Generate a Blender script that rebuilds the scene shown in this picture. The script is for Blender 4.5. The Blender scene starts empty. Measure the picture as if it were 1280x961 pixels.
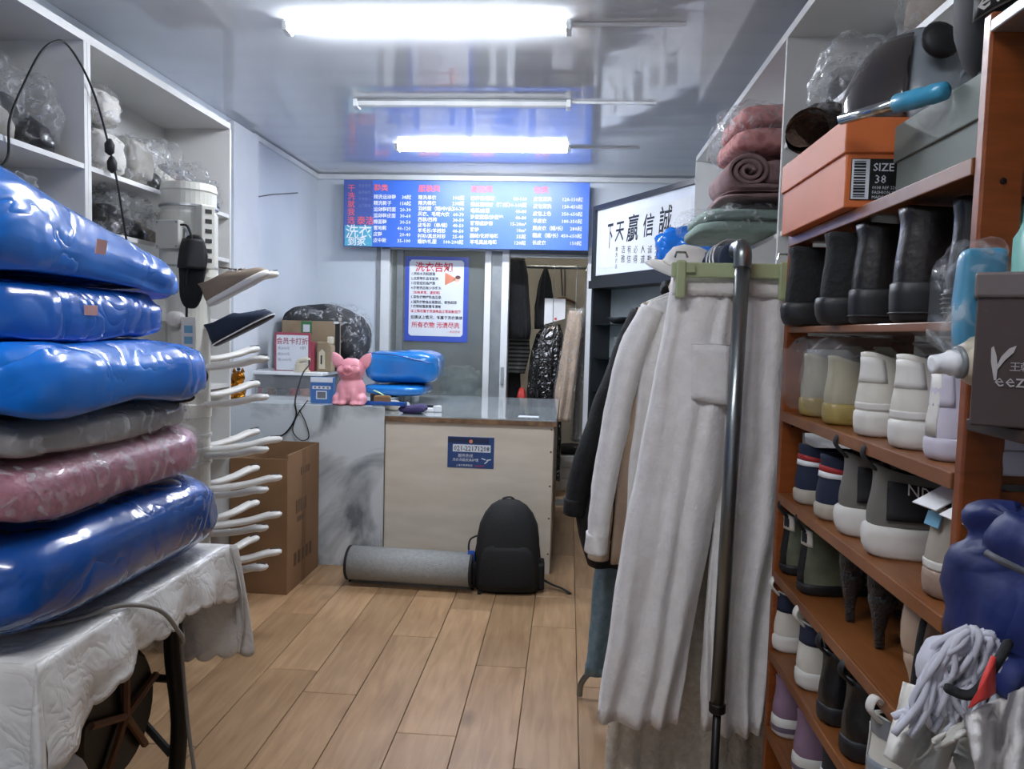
import bpy, bmesh, math, random
from mathutils import Vector, Matrix, noise
PI = math.pi
S = bpy.context.scene
COL = S.collection

# ---------------------------------------------------------------- camera
F = 950.0                                    # focal length in pixels of the 1280 x 961 frame
CAM = Vector((0, 0, 1.40))
_dy = Vector(((711-640)/F, -(418-480.5)/F, -1)).normalized()          # room depth axis seen by the camera
_dn = Vector(((270-640)/F, -(14350-480.5)/F, -1)).normalized()        # straight down
_dz = -(_dn - _dn.dot(_dy)*_dy).normalized()
_dx = _dy.cross(_dz)
ROT = Matrix((_dx, _dy, _dz))                # world = ROT @ camera vector
cd = bpy.data.cameras.new('camera'); co = bpy.data.objects.new('camera', cd); COL.objects.link(co)
cd.sensor_width = 36.0; cd.lens = F/1280*36.0; cd.clip_start = 0.02
co.matrix_world = Matrix.Translation(CAM) @ ROT.to_4x4()
S.camera = co
def ray(px, py): return ROT @ Vector(((px-640)/F, -(py-480.5)/F, -1))
def atY(px, py, y): d = ray(px, py); return CAM + d*(y/d.y)
def atX(px, py, x): d = ray(px, py); return CAM + d*(x/d.x)
def atZ(px, py, z): d = ray(px, py); return CAM + d*((z-CAM.z)/d.z)

# ---------------------------------------------------------------- world, light, exposure
W = bpy.data.worlds.new('world'); S.world = W; W.use_nodes = True
W.node_tree.nodes['Background'].inputs[0].default_value = (0.75, 0.85, 1.0, 1)
W.node_tree.nodes['Background'].inputs[1].default_value = 0.10
TUBE_POWER = 60.0
ADDED_NEAR_POWER = 39.0
ADDED_BACK_POWER = 45.0
S.view_settings.view_transform = 'Standard'; S.view_settings.look = 'None'
S.view_settings.exposure = 0.92; S.view_settings.gamma = 1.0; S.view_settings.use_curve_mapping = False

# ---------------------------------------------------------------- object helpers
def tag(o, label=None, cat=None, group=None, kind=None):
    if label: o['label'] = label
    if cat: o['category'] = cat
    if group: o['group'] = group
    if kind: o['kind'] = kind
    return o
def thing(name, label, cat, loc=(0, 0, 0), rz=0.0, group=None):
    o = bpy.data.objects.new(name, None); COL.objects.link(o)
    o.empty_display_size = 0.05
    o.location = loc; o.rotation_euler = (0, 0, rz)
    return tag(o, label, cat, group)
def copy_tree(o, parent=None):
    c = o.copy(); COL.objects.link(c)
    if parent is not None: c.parent = parent
    for ch in list(o.children): copy_tree(ch, c)
    return c
def wmat(o):
    m = Matrix.LocRotScale(o.location, o.rotation_euler, o.scale)
    return wmat(o.parent) @ m if o.parent else m

class MB:
    def __init__(s): s.v = []; s.f = []
    def add(s, vs, fs, M=None):
        n = len(s.v)
        s.v += [tuple(M @ Vector(p)) if M else tuple(p) for p in vs]
        s.f += [tuple(i+n for i in f) for f in fs]
        return s
    def box(s, x0, x1, y0, y1, z0, z1, M=None):
        v = [(x, y, z) for x in (x0, x1) for y in (y0, y1) for z in (z0, z1)]
        return s.add(v, [(0,1,3,2), (4,6,7,5), (0,4,5,1), (2,3,7,6), (0,2,6,4), (1,5,7,3)], M)
    def loft(s, rings, closed=True, cap0=True, cap1=True, M=None):
        n = len(rings[0]); vs = [p for r in rings for p in r]; fs = []
        for i in range(len(rings)-1):
            for j in range(n if closed else n-1):
                a = i*n+j; b = i*n+(j+1) % n
                fs.append((a, b, b+n, a+n))
        if cap0: fs.append(tuple(range(n-1, -1, -1)))
        if cap1: fs.append(tuple(range((len(rings)-1)*n, len(rings)*n)))
        return s.add(vs, fs, M)
    def tube(s, pts, r, seg=8, flat=1.0, cap=True, M=None):
        pts = [Vector(p) for p in pts]; rings = []; ref = None
        for i, p in enumerate(pts):
            t = (pts[min(i+1, len(pts)-1)] - pts[max(i-1, 0)])
            if t.length < 1e-9: t = Vector((0, 0, 1))
            t.normalize()
            if ref is None:
                ref = Vector((0, 0, 1)) if abs(t.z) < 0.9 else Vector((1, 0, 0))
            u = (ref - ref.dot(t)*t)
            if u.length < 1e-6: u = t.orthogonal()
            u.normalize(); w = t.cross(u); ref = u
            rr = r[i] if isinstance(r, (list, tuple)) else r
            rings.append([p + rr*(math.cos(2*PI*k/seg)*w + flat*math.sin(2*PI*k/seg)*u) for k in range(seg)])
        return s.loft(rings, True, cap, cap, M)
    def lathe(s, prof, seg=24, c=(0, 0, 0), M=None, cap=True):
        rings = [[(c[0]+r*math.cos(2*PI*k/seg), c[1]+r*math.sin(2*PI*k/seg), c[2]+z) for k in range(seg)] for r, z in prof]
        return s.loft(rings, True, cap, cap, M)
    def ell(s, c, r, seg=20, M=None):
        rings = []
        n = seg//2
        for i in range(1, n):
            a = PI*i/n
            rings.append([(c[0]+r[0]*math.sin(a)*math.cos(2*PI*k/seg), c[1]+r[1]*math.sin(a)*math.sin(2*PI*k/seg), c[2]-r[2]*math.cos(a)) for k in range(seg)])
        return s.loft(rings, True, True, True, M)
    def grid(s, nu, nv, fn, M=None):
        vs = [fn(i/nu, j/nv) for j in range(nv+1) for i in range(nu+1)]
        fs = [(j*(nu+1)+i, j*(nu+1)+i+1, (j+1)*(nu+1)+i+1, (j+1)*(nu+1)+i) for j in range(nv) for i in range(nu)]
        return s.add(vs, fs, M)
    def prism(s, poly, z0, z1, M=None):
        n = len(poly)
        vs = [(x, y, z0) for x, y in poly] + [(x, y, z1) for x, y in poly]
        fs = [tuple(range(n-1, -1, -1)), tuple(range(n, 2*n))] + [(i, (i+1) % n, n+(i+1) % n, n+i) for i in range(n)]
        return s.add(vs, fs, M)
    def build(s, name, m, parent=None, smooth=False, world=False, bevel=0.0, solid=0.0, sub=0):
        vs = s.v
        if world and parent is not None:
            inv = wmat(parent).inverted(); vs = [tuple(inv @ Vector(p)) for p in vs]
        me = bpy.data.meshes.new(name); me.from_pydata(vs, [], s.f); me.validate(); me.update()
        bm = bmesh.new(); bm.from_mesh(me); bmesh.ops.recalc_face_normals(bm, faces=bm.faces); bm.to_mesh(me); bm.free()
        o = bpy.data.objects.new(name, me); COL.objects.link(o)
        if m: me.materials.append(MAT(m))
        if smooth:
            me.polygons.foreach_set('use_smooth', [True]*len(me.polygons))
        if parent is not None: o.parent = parent
        if solid:
            d = o.modifiers.new('thickness', 'SOLIDIFY'); d.thickness = solid; d.offset = 0
        if bevel:
            d = o.modifiers.new('bevel', 'BEVEL'); d.width = bevel; d.segments = 2; d.limit_method = 'ANGLE'
        if sub:
            d = o.modifiers.new('subdivision', 'SUBSURF'); d.levels = sub; d.render_levels = sub
        return o
def box(name, m, x0, x1, y0, y1, z0, z1, parent=None, bevel=0.0, world=True):
    return MB().box(x0, x1, y0, y1, z0, z1).build(name, m, parent, world=world, bevel=bevel)
def struct(o): o['kind'] = 'structure'; return o
def spline(pts, n=8):
    """Catmull-Rom through pts."""
    P = [Vector(p) for p in pts]; out = []
    for i in range(len(P)-1):
        a, b, c, d = P[max(i-1, 0)], P[i], P[i+1], P[min(i+2, len(P)-1)]
        for k in range(n):
            t = k/n
            out.append(0.5*((2*b) + (c-a)*t + (2*a-5*b+4*c-d)*t*t + (3*b-a-3*c+d)*t**3))
    out.append(P[-1]); return out
def fbm(x, y, z, oct=3): return noise.fractal(Vector((x, y, z)), 1.0, 2.0, oct)
def sstep(a, b, x):
    t = max(0.0, min(1.0, (x-a)/(b-a))); return t*t*(3-2*t)
def text_mb(body, size, M, align='LEFT', fat=0.0, xs=1.0, lift=0.0, res=1, mb=None):
    """Letter shapes as flat geometry in the XY plane of M."""
    c = bpy.data.curves.new('txt', 'FONT'); c.body = body; c.size = size; c.align_x = align; c.offset = fat; c.resolution_u = res
    c.fill_mode = 'FRONT' if hasattr(c, 'fill_mode') else c.fill_mode
    o = bpy.data.objects.new('txt', c); COL.objects.link(o)
    dg = bpy.context.evaluated_depsgraph_get(); dg.update()
    me = bpy.data.meshes.new_from_object(o.evaluated_get(dg))
    mb = mb or MB()
    mb.add([(v.co.x*xs, v.co.y, lift) for v in me.vertices], [tuple(p.vertices) for p in me.polygons], M)
    bpy.data.objects.remove(o); bpy.data.curves.remove(c); bpy.data.meshes.remove(me)
    return mb
def plane_M(o, xdir, ydir):
    x = Vector(xdir).normalized(); y = Vector(ydir).normalized(); z = x.cross(y)
    return Matrix.Translation(Vector(o)) @ Matrix((x, y, z)).transposed().to_4x4()

# ---------------------------------------------------------------- materials
_M = {}
SPEC = {}
def MAT(n):
    if n not in _M: _M[n] = make_mat(n, **SPEC[n])
    return _M[n]
def srgb(h):
    h = h.lstrip('#'); c = [int(h[i:i+2], 16)/255 for i in (0, 2, 4)]
    return tuple(x/12.92 if x <= 0.04045 else ((x+0.055)/1.055)**2.4 for x in c)
def make_mat(n, col='#888888', col2=None, rough=0.5, spec=0.5, metal=0.0, scale=8.0, stretch=(1, 1, 1), bump=0.0, bscale=None, coat=0.0, emit=0.0,
             film=None, glass=None, crinkle=0.0, wood=False, marble=False, stripes=None, checks=None, sheen=0.0, trans=0.0, sub=0.0):
    m = bpy.data.materials.new(n); m.use_nodes = True
    nt = m.node_tree; N = nt.nodes; L = nt.links
    b = N['Principled BSDF']; out = N['Material Output']
    c = srgb(col)
    b.inputs['Roughness'].default_value = rough; b.inputs['Metallic'].default_value = metal
    b.inputs['Specular IOR Level'].default_value = spec
    b.inputs['Coat Weight'].default_value = coat; b.inputs['Coat Roughness'].default_value = 0.08
    if sheen: b.inputs['Sheen Weight'].default_value = sheen
    if sub: b.inputs['Subsurface Weight'].default_value = sub; b.inputs['Subsurface Radius'].default_value = (0.02, 0.01, 0.01)
    tc = N.new('ShaderNodeTexCoord'); mp = N.new('ShaderNodeMapping'); L.new(tc.outputs['Object'], mp.inputs[0])
    mp.inputs['Scale'].default_value = stretch
    nz = N.new('ShaderNodeTexNoise'); nz.inputs['Scale'].default_value = scale; nz.inputs['Detail'].default_value = 5
    L.new(mp.outputs[0], nz.inputs['Vector'])
    src = nz.outputs['Fac']
    c2 = srgb(col2) if col2 else tuple(x*0.9 for x in c)
    ramp = N.new('ShaderNodeValToRGB'); ramp.color_ramp.elements[0].position = 0.35; ramp.color_ramp.elements[1].position = 0.65
    ramp.color_ramp.elements[0].color = (*c2, 1); ramp.color_ramp.elements[1].color = (*c, 1)
    if wood:
        oi = N.new('ShaderNodeObjectInfo'); ad = N.new('ShaderNodeVectorMath'); ad.operation = 'ADD'
        ml = N.new('ShaderNodeVectorMath'); ml.operation = 'SCALE'; ml.inputs[0].default_value = (7, 13, 5); L.new(oi.outputs['Random'], ml.inputs['Scale'])
        L.new(tc.outputs['Object'], ad.inputs[0]); L.new(ml.outputs[0], ad.inputs[1]); L.new(ad.outputs[0], mp.inputs[0])
        nz.inputs['Distortion'].default_value = 0.6
        n2 = N.new('ShaderNodeTexNoise'); n2.inputs['Scale'].default_value = 2.2; n2.inputs['Detail'].default_value = 2; L.new(ad.outputs[0], n2.inputs['Vector'])
        mx = N.new('ShaderNodeMath'); mx.operation = 'MULTIPLY_ADD'; mx.inputs[1].default_value = 0.45; L.new(n2.outputs['Fac'], mx.inputs[0])
        ml2 = N.new('ShaderNodeMath'); ml2.operation = 'MULTIPLY'; ml2.inputs[1].default_value = 0.55; L.new(nz.outputs['Fac'], ml2.inputs[0]); L.new(ml2.outputs[0], mx.inputs[2])
        src = mx.outputs[0]
    if marble:
        nz.inputs['Distortion'].default_value = 1.2
        ramp.color_ramp.elements[0].position = 0.36; ramp.color_ramp.elements[1].position = 0.50
    if stripes:
        wv = N.new('ShaderNodeTexWave'); wv.wave_type = 'BANDS'; wv.bands_direction = stripes[0]; wv.inputs['Scale'].default_value = stripes[1]; wv.inputs['Distortion'].default_value = stripes[2]
        L.new(mp.outputs[0], wv.inputs['Vector']); src = wv.outputs['Fac']
    if checks:
        vo = N.new('ShaderNodeTexVoronoi'); vo.inputs['Scale'].default_value = checks; L.new(mp.outputs[0], vo.inputs['Vector']); src = vo.outputs['Distance']
    L.new(src, ramp.inputs[0]); L.new(ramp.outputs[0], b.inputs['Base Color'])
    if wood == 'floor':                       # every plank a slightly different tone, as printed laminate is
        hs = N.new('ShaderNodeHueSaturation'); mr = N.new('ShaderNodeMapRange'); mr.inputs['To Min'].default_value = 0.86; mr.inputs['To Max'].default_value = 1.12
        L.new(oi.outputs['Random'], mr.inputs['Value']); L.new(mr.outputs[0], hs.inputs['Value']); L.new(ramp.outputs[0], hs.inputs['Color'])
        kn = N.new('ShaderNodeTexVoronoi'); kn.inputs['Scale'].default_value = 1.0
        km = N.new('ShaderNodeMapping'); km.inputs['Scale'].default_value = (4.2, 2.1, 1); L.new(ad.outputs[0], km.inputs[0]); L.new(km.outputs[0], kn.inputs['Vector'])
        kr = N.new('ShaderNodeMapRange'); kr.inputs['From Min'].default_value = 0.02; kr.inputs['From Max'].default_value = 0.17; kr.inputs['To Min'].default_value = 0.55; kr.inputs['To Max'].default_value = 1.0
        L.new(kn.outputs['Distance'], kr.inputs['Value'])
        mu = N.new('ShaderNodeMix'); mu.data_type = 'RGBA'; mu.blend_type = 'MULTIPLY'; mu.inputs[0].default_value = 1.0
        L.new(hs.outputs[0], mu.inputs[6]); L.new(kr.outputs[0], mu.inputs[7]); L.new(mu.outputs[2], b.inputs['Base Color'])
    if bump:
        bn = N.new('ShaderNodeTexNoise'); bn.inputs['Scale'].default_value = bscale or scale*3; bn.inputs['Detail'].default_value = 4
        L.new(mp.outputs[0], bn.inputs['Vector'])
        bp = N.new('ShaderNodeBump'); bp.inputs['Strength'].default_value = min(1.0, bump); bp.inputs['Distance'].default_value = 0.012
        L.new(bn.outputs['Fac'], bp.inputs['Height']); L.new(bp.outputs[0], b.inputs['Normal'])
    if crinkle:                               # sharp folded creases of taut plastic sheet
        cn = N.new('ShaderNodeTexNoise'); cn.inputs['Scale'].default_value = bscale or 7; cn.inputs['Detail'].default_value = 2.5; cn.inputs['Distortion'].default_value = 1.4
        L.new(mp.outputs[0], cn.inputs['Vector'])
        s1 = N.new('ShaderNodeMath'); s1.operation = 'SUBTRACT'; s1.inputs[1].default_value = 0.5; L.new(cn.outputs['Fac'], s1.inputs[0])
        s2 = N.new('ShaderNodeMath'); s2.operation = 'ABSOLUTE'; L.new(s1.outputs[0], s2.inputs[0])
        s3 = N.new('ShaderNodeMath'); s3.operation = 'POWER'; s3.inputs[1].default_value = 0.6; L.new(s2.outputs[0], s3.inputs[0])
        bp = N.new('ShaderNodeBump'); bp.inputs['Strength'].default_value = crinkle; bp.inputs['Distance'].default_value = 0.035
        L.new(s3.outputs[0], bp.inputs['Height']); L.new(bp.outputs[0], b.inputs['Normal'])
        L.new(bp.outputs[0], b.inputs['Coat Normal'])
    if emit:
        b.inputs['Emission Color'].default_value = (*c, 1); b.inputs['Emission Strength'].default_value = emit
    if trans: b.inputs['Transmission Weight'].default_value = trans
    if film is not None or glass is not None:
        tr = N.new('ShaderNodeBsdfTransparent'); ms = N.new('ShaderNodeMixShader')
        tint = glass if glass is not None else (0.97, 0.97, 0.97)
        tr.inputs[0].default_value = (*tint, 1)
        if film is not None:
            # crinkled clear film: mostly see-through, with whitish streaks painted in as crinkle highlights
            fn = N.new('ShaderNodeTexNoise'); fn.inputs['Scale'].default_value = bscale or 30; fn.inputs['Detail'].default_value = 3; fn.inputs['Distortion'].default_value = 1.5
            L.new(mp.outputs[0], fn.inputs['Vector'])
            fr = N.new('ShaderNodeMapRange'); fr.inputs['From Min'].default_value = 0.52; fr.inputs['From Max'].default_value = 0.66
            fr.inputs['To Min'].default_value = film[0]; fr.inputs['To Max'].default_value = film[1]; L.new(fn.outputs['Fac'], fr.inputs['Value'])
            L.new(fr.outputs[0], ms.inputs[0])
            bp = N.new('ShaderNodeBump'); bp.inputs['Strength'].default_value = 0.9; bp.inputs['Distance'].default_value = 0.01
            L.new(fn.outputs['Fac'], bp.inputs['Height']); L.new(bp.outputs[0], b.inputs['Normal'])
        else: ms.inputs[0].default_value = 0.22
        L.new(tr.outputs[0], ms.inputs[1]); L.new(b.outputs[0], ms.inputs[2]); L.new(ms.outputs[0], out.inputs[0])
    return m
def defm(n, **k): SPEC[n] = k; return n
for n, k in dict(
    wall=dict(col='#d5d9de', col2='#c9ced4', rough=0.55, scale=2.0),
    wall_panel=dict(col='#cfd6dd', col2='#c2cad2', rough=0.35, scale=1.5),
    beige_wall=dict(col='#b9b4a8', col2='#a9a498', rough=0.8, scale=3),
    ceiling=dict(col='#d9dce0', col2='#d0d4d8', rough=0.10, spec=0.6, scale=1.2, coat=0.6),
    subfloor=dict(col='#3a2a1c', rough=0.9),
    plank=dict(col='#b3926e', col2='#90704f', rough=0.34, spec=0.4, scale=4.0, stretch=(9, 0.9, 1), wood='floor', bump=0.05, bscale=40),
    white_board=dict(col='#dcdcd9', col2='#d0d0cd', rough=0.4, scale=2),
    white_frame=dict(col='#e4e6e6', col2='#d6d9da', rough=0.35, scale=3),
    grey_frame=dict(col='#8d9294', col2='#7d8285', rough=0.4, metal=0.3),
    pane=dict(col='#aeb7b8', rough=0.06, spec=0.9, glass=(0.78, 0.83, 0.84)),
    lamp_white=dict(col='#eceeee', rough=0.3),
    tube_on=dict(col='#eef4ff', emit=TUBE_POWER, rough=0.4), added_tube_near=dict(col='#f6f8ff', emit=ADDED_NEAR_POWER, rough=0.4),
    added_tube_back=dict(col='#fff4e4', emit=ADDED_BACK_POWER, rough=0.4),
    tube_off=dict(col='#e6e9ea', rough=0.2, coat=0.5),
    board_blue=dict(col='#3f6fd0', col2='#3a67c6', rough=0.35, spec=0.5, scale=2),
    board_dull=dict(col='#4b5fa6', col2='#475a9e', rough=0.35, scale=2),
    teal=dict(col='#5fb7cf', col2='#4aa3c2', rough=0.4, scale=30),
    paint_white=dict(col='#f2f4f6', rough=0.5), paint_red=dict(col='#c8303a', rough=0.5), paint_pink=dict(col='#f0707a', rough=0.5),
    paint_black=dict(col='#15161a', rough=0.6), paint_ink=dict(col='#1b1e2a', rough=0.7), paint_grey=dict(col='#6d7076', rough=0.6), paint_faint=dict(col='#7d8ac0', rough=0.5),
    paper=dict(col='#dfe4ea', col2='#d6dce4', rough=0.6, scale=4), notice_blue=dict(col='#3c55b8', rough=0.3, coat=0.4), orange_print=dict(col='#e08a6a', rough=0.5),
    skin_print=dict(col='#f0c8b0', rough=0.5), hair_print=dict(col='#6b4a40', rough=0.6),
    marble=dict(col='#cdd3d5', col2='#6f757a', rough=0.22, spec=0.5, scale=1.9, marble=True, coat=0.2),
    counter_white=dict(col='#d8cfbf', col2='#cdc3b2', rough=0.5, scale=3, stretch=(1, 1, 4)),
    counter_side=dict(col='#8b7a66', col2='#7a6a57', rough=0.6),
    counter_top=dict(col='#a9b0b2', col2='#8f979a', rough=0.12, scale=6, coat=0.6),
    edge_wood=dict(col='#8a6a4c', col2='#5e4733', rough=0.5, scale=20),
    rack_wood=dict(col='#8f4a1e', col2='#74380f', rough=0.4, scale=5, stretch=(2, 2, 14), wood=True, coat=0.2),
    rack_shelf=dict(col='#8a5428', col2='#6d3d18', rough=0.45, scale=5, stretch=(14, 2, 2), wood=True, coat=0.15),
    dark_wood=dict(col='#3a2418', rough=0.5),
    cardboard=dict(col='#8d6a4a', col2='#80603f', rough=0.85, scale=3), cardboard_in=dict(col='#7a5a3c', rough=0.9), cardboard_dark=dict(col='#5c4430', rough=0.9),
    blue_bag=dict(col='#127ae0', col2='#0f6bd0', rough=0.26, spec=0.45, scale=4, crinkle=0.38, bscale=3.0, coat=0.3),
    blue_bag2=dict(col='#106bd0', col2='#0d5cbc', rough=0.26, spec=0.45, scale=4, crinkle=0.42, bscale=3.6, coat=0.3),
    navy_bag=dict(col='#14509f', col2='#10448c', rough=0.22, spec=0.6, scale=4, crinkle=0.3, bscale=3.5, coat=0.5),
    cyan_bag=dict(col='#1d7ccc', col2='#176eb8', rough=0.22, spec=0.6, scale=5, bump=0.3, bscale=9, coat=0.5),
    pink_quilt=dict(col='#bd7f8e', col2='#a56a7b', rough=0.35, scale=30, bump=0.5, bscale=45, coat=0.4),
    grey_quilt=dict(col='#a9a5a4', col2='#8d8988', rough=0.3, scale=6, bump=0.4, bscale=12, coat=0.5),
    film=dict(col='#e8eaec', rough=0.08, spec=0.9, film=(0.06, 0.42), bscale=20),
    film_soft=dict(col='#e0e3e6', rough=0.1, spec=0.9, film=(0.10, 0.30), bscale=10),
    clear_box=dict(col='#c8ccd0', rough=0.1, spec=0.8, film=(0.18, 0.28), bscale=4),
    label_pink=dict(col='#e8b8b4', rough=0.5),
    lace=dict(col='#e9e7e3', col2='#dcd9d4', rough=0.38, scale=14, crinkle=0.22, bscale=12, coat=0.2),
    iron=dict(col='#15130f', rough=0.45, metal=0.3), iron_brown=dict(col='#6b4526', rough=0.6),
    dryer=dict(col='#d3d2c8', col2='#c8c7bd', rough=0.35, scale=4), dryer_grey=dict(col='#b9b9b1', rough=0.4),
    arm_white=dict(col='#e2e0da', rough=0.3, coat=0.3), slot=dict(col='#2b2b2b', rough=0.7),
    black_rubber=dict(col='#101114', rough=0.6), black_cloth=dict(col='#16181c', col2='#0f1013', rough=0.85, scale=30, bump=0.3, bscale=90),
    black_leather=dict(col='#121214', rough=0.35, bump=0.25, bscale=40, coat=0.25), black_sole=dict(col='#1c1d20', rough=0.5),
    brown_leather=dict(col='#1b1512', col2='#120e0c', rough=0.4, bump=0.4, bscale=30, coat=0.3),
    navy_shoe=dict(col='#1d2740', rough=0.8), navy_soft=dict(col='#222d42', rough=0.85),
    taupe=dict(col='#8b7b69', col2='#7c6d5c', rough=0.7), tan_sole=dict(col='#a08878', rough=0.6),
    white_leather=dict(col='#dcd8cc', col2='#d2cec2', rough=0.45, scale=6), white_sole=dict(col='#e3e1da', rough=0.5),
    lilac_white=dict(col='#d2cedb', rough=0.5), lilac=dict(col='#8d7288', rough=0.75), stripe_lilac=dict(col='#6d6070', rough=0.6),
    cream_shoe=dict(col='#b5ae94', rough=0.5), gum=dict(col='#b5a05a', rough=0.3, coat=0.3),
    grey_mesh=dict(col='#6d6a64', rough=0.8), dark_mesh=dict(col='#26272a', rough=0.8), olive=dict(col='#73775f', col2='#45493a', rough=0.7, scale=14),
    glitter=dict(col='#0d0d0f', col2='#2a2a2e', rough=0.25, scale=120, bump=1.0, bscale=200, coat=0.5),
    nude=dict(col='#b59d88', rough=0.2, coat=0.6), cream_sole=dict(col='#b8b0a0', rough=0.6), beige_suede=dict(col='#a39b8e', rough=0.8),
    red=dict(col='#b02a2a', rough=0.6), bright_red=dict(col='#d8403a', rough=0.6),
    orange_box=dict(col='#d0703c', col2='#c4652f', rough=0.55, scale=3), greygreen_box=dict(col='#7d8680', col2='#727b75', rough=0.6, scale=3),
    label_black=dict(col='#17181a', rough=0.5), brown_box=dict(col='#4a3c3a', col2='#423533', rough=0.6, scale=3), brown_lid=dict(col='#6f6664', col2='#655c5a', rough=0.6),
    silver_print=dict(col='#b9b4b2', rough=0.4),
    helmet_grey=dict(col='#7f878e', rough=0.25, coat=0.5), visor=dict(col='#2b2624', rough=0.05, spec=0.9, coat=1.0), helmet_black=dict(col='#101114', rough=0.7),
    fur=dict(col='#1a1613', col2='#2a211b', rough=0.95, scale=60, bump=1.0, bscale=120), fur_in=dict(col='#6b5345', col2='#4c3a30', rough=0.95, scale=40, bump=1, bscale=80),
    chrome=dict(col='#c4c8ca', rough=0.15, metal=1.0), steel=dict(col='#8a8f90', col2='#7d8283', rough=0.28, metal=0.9), dark_steel=dict(col='#2a2625', rough=0.4, metal=0.6),
    bright_blue=dict(col='#3f9ac0', rough=0.35, coat=0.3), aluminium=dict(col='#b9bcbd', rough=0.35, metal=0.8),
    linen=dict(col='#edebe9', col2='#e4e1df', rough=0.85, scale=30, bump=0.25, bscale=120, sheen=0.2), linen2=dict(col='#e8e5e2', col2='#dedad7', rough=0.85, scale=30, bump=0.25, bscale=100),
    cream_lace=dict(col='#d3cbbc', col2='#c2b9a8', rough=0.85, scale=50, bump=0.6, bscale=80), beige_cloth=dict(col='#c6b09a', col2='#b8a28c', rough=0.85, scale=12, bump=0.3, bscale=60),
    denim=dict(col='#6f8590', col2='#5d737f', rough=0.85, scale=40, bump=0.2, bscale=160), green_plastic=dict(col='#a9b58c', rough=0.4, coat=0.2),
    waffle_pink=dict(col='#c58a85', col2='#a66a68', rough=0.8, checks=26, bump=0.6, bscale=40), mauve=dict(col='#8f7474', col2='#7d6464', rough=0.85, scale=20, bump=0.3, bscale=60),
    mint=dict(col='#8a9d94', col2='#7b8e85', rough=0.8, scale=14, bump=0.4, bscale=40), white_cloth=dict(col='#dcd9d2', col2='#cfccc5', rough=0.8, scale=8),
    grey_cloth=dict(col='#a5a29a', col2='#8c8981', rough=0.85, scale=8), navy_cloth=dict(col='#20304a', col2='#18253a', rough=0.85, scale=20),
    striped=dict(col='#6d6d68', col2='#26282b', rough=0.9, stripes=('Z', 9.0, 0.4)),
    dark_cabinet=dict(col='#23272a', rough=0.4), smoke=dict(col='#4a5355', rough=0.1, glass=(0.35, 0.4, 0.4)),
    pig=dict(col='#eaa2ad', col2='#e698a4', rough=0.45, scale=6, sub=0.1), pig_dark=dict(col='#c9707f', rough=0.6),
    gold=dict(col='#b5761f', col2='#8c5412', rough=0.22, metal=0.9), kraft=dict(col='#9b8a70', col2='#8e7d64', rough=0.8), cream_plastic=dict(col='#cfc6b0', rough=0.4),
    sign_red=dict(col='#a5485a', rough=0.6), tag_green=dict(col='#3d7a4c', rough=0.6), box_blue=dict(col='#3f6fae', rough=0.5), card_blue=dict(col='#2b4a80', rough=0.5), card_dark=dict(col='#222f52', rough=0.5),
    mat_grey=dict(col='#a9acaa', col2='#9da09e', rough=0.95, scale=60, bump=0.4, bscale=200), pack_black=dict(col='#121315', rough=0.75, bump=0.2, bscale=120), strap_black=dict(col='#0c0d0f', rough=0.7),
    tag_blue=dict(col='#2f62c8', rough=0.5), purple=dict(col='#3c3160', rough=0.8), green_bit=dict(col='#3f9a6a', rough=0.4), lime_bit=dict(col='#9ecb86', rough=0.4),
    royal_cloth=dict(col='#1b2a66', col2='#141f4c', rough=0.5, scale=6, bump=0.3, bscale=14), mop=dict(col='#c9cad4', rough=0.85), mint_bag=dict(col='#8fd0c8', rough=0.3), socket_blue=dict(col='#6fa7c4', rough=0.4),
    black_film=dict(col='#131316', rough=0.16, spec=0.7, crinkle=0.8, bscale=9, coat=0.7), cabinet_back=dict(col='#7f8789', rough=0.4, coat=0.3),
    wire_grey=dict(col='#8f8a84', rough=0.6),
).items(): defm(n, **k)
# ================================================================ the setting
XL, XR, YB, ZC, YF = -2.10, 1.08, 6.20, 2.66, -1.2
fl = struct(box('floor', 'subfloor', XL-.1, XR+.1, YF, 8.8, -0.06, -0.011))
rnd = random.Random(4)
PW = 0.2115; x = 0.079 - 11*PW; row = 0
JOINT = 3.98                                    # all rows meet a cross joint in front of the counter
plank_cache = {}
def plank(x0, y0, y1):
    key = round(y1-y0, 2)
    w, l = PW-0.0025, y1-y0-0.003
    if key not in plank_cache:
        mb = MB(); e = 0.0015
        mb.loft([[(0,0,-.010),(w,0,-.010),(w,l,-.010),(0,l,-.010)], [(0,0,-e),(w,0,-e),(w,l,-e),(0,l,-e)], [(e,e,0),(w-e,e,0),(w-e,l-e,0),(e,l-e,0)]])
        o = mb.build('plank', 'plank', fl); plank_cache[key] = o
    else:
        o = plank_cache[key].copy(); COL.objects.link(o)
    o.location = (x0, y0, 0)
while x < XR:
    off = [0.0, 0.62, 0.25, 0.88, 0.42, 1.02][row % 6]
    y = JOINT
    while y > 0.3:
        l = off if (y == JOINT and off > 0.1) else 1.2
        plank(x, round(y-l, 3), y); y = round(y-l, 3)
    y = JOINT; l = 1.2 - off if off > 0.1 else 1.2
    while y < 6.9:
        plank(x, y, round(y+l, 3)); y = round(y+l, 3); l = 1.2
    x += PW; row += 1
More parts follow.
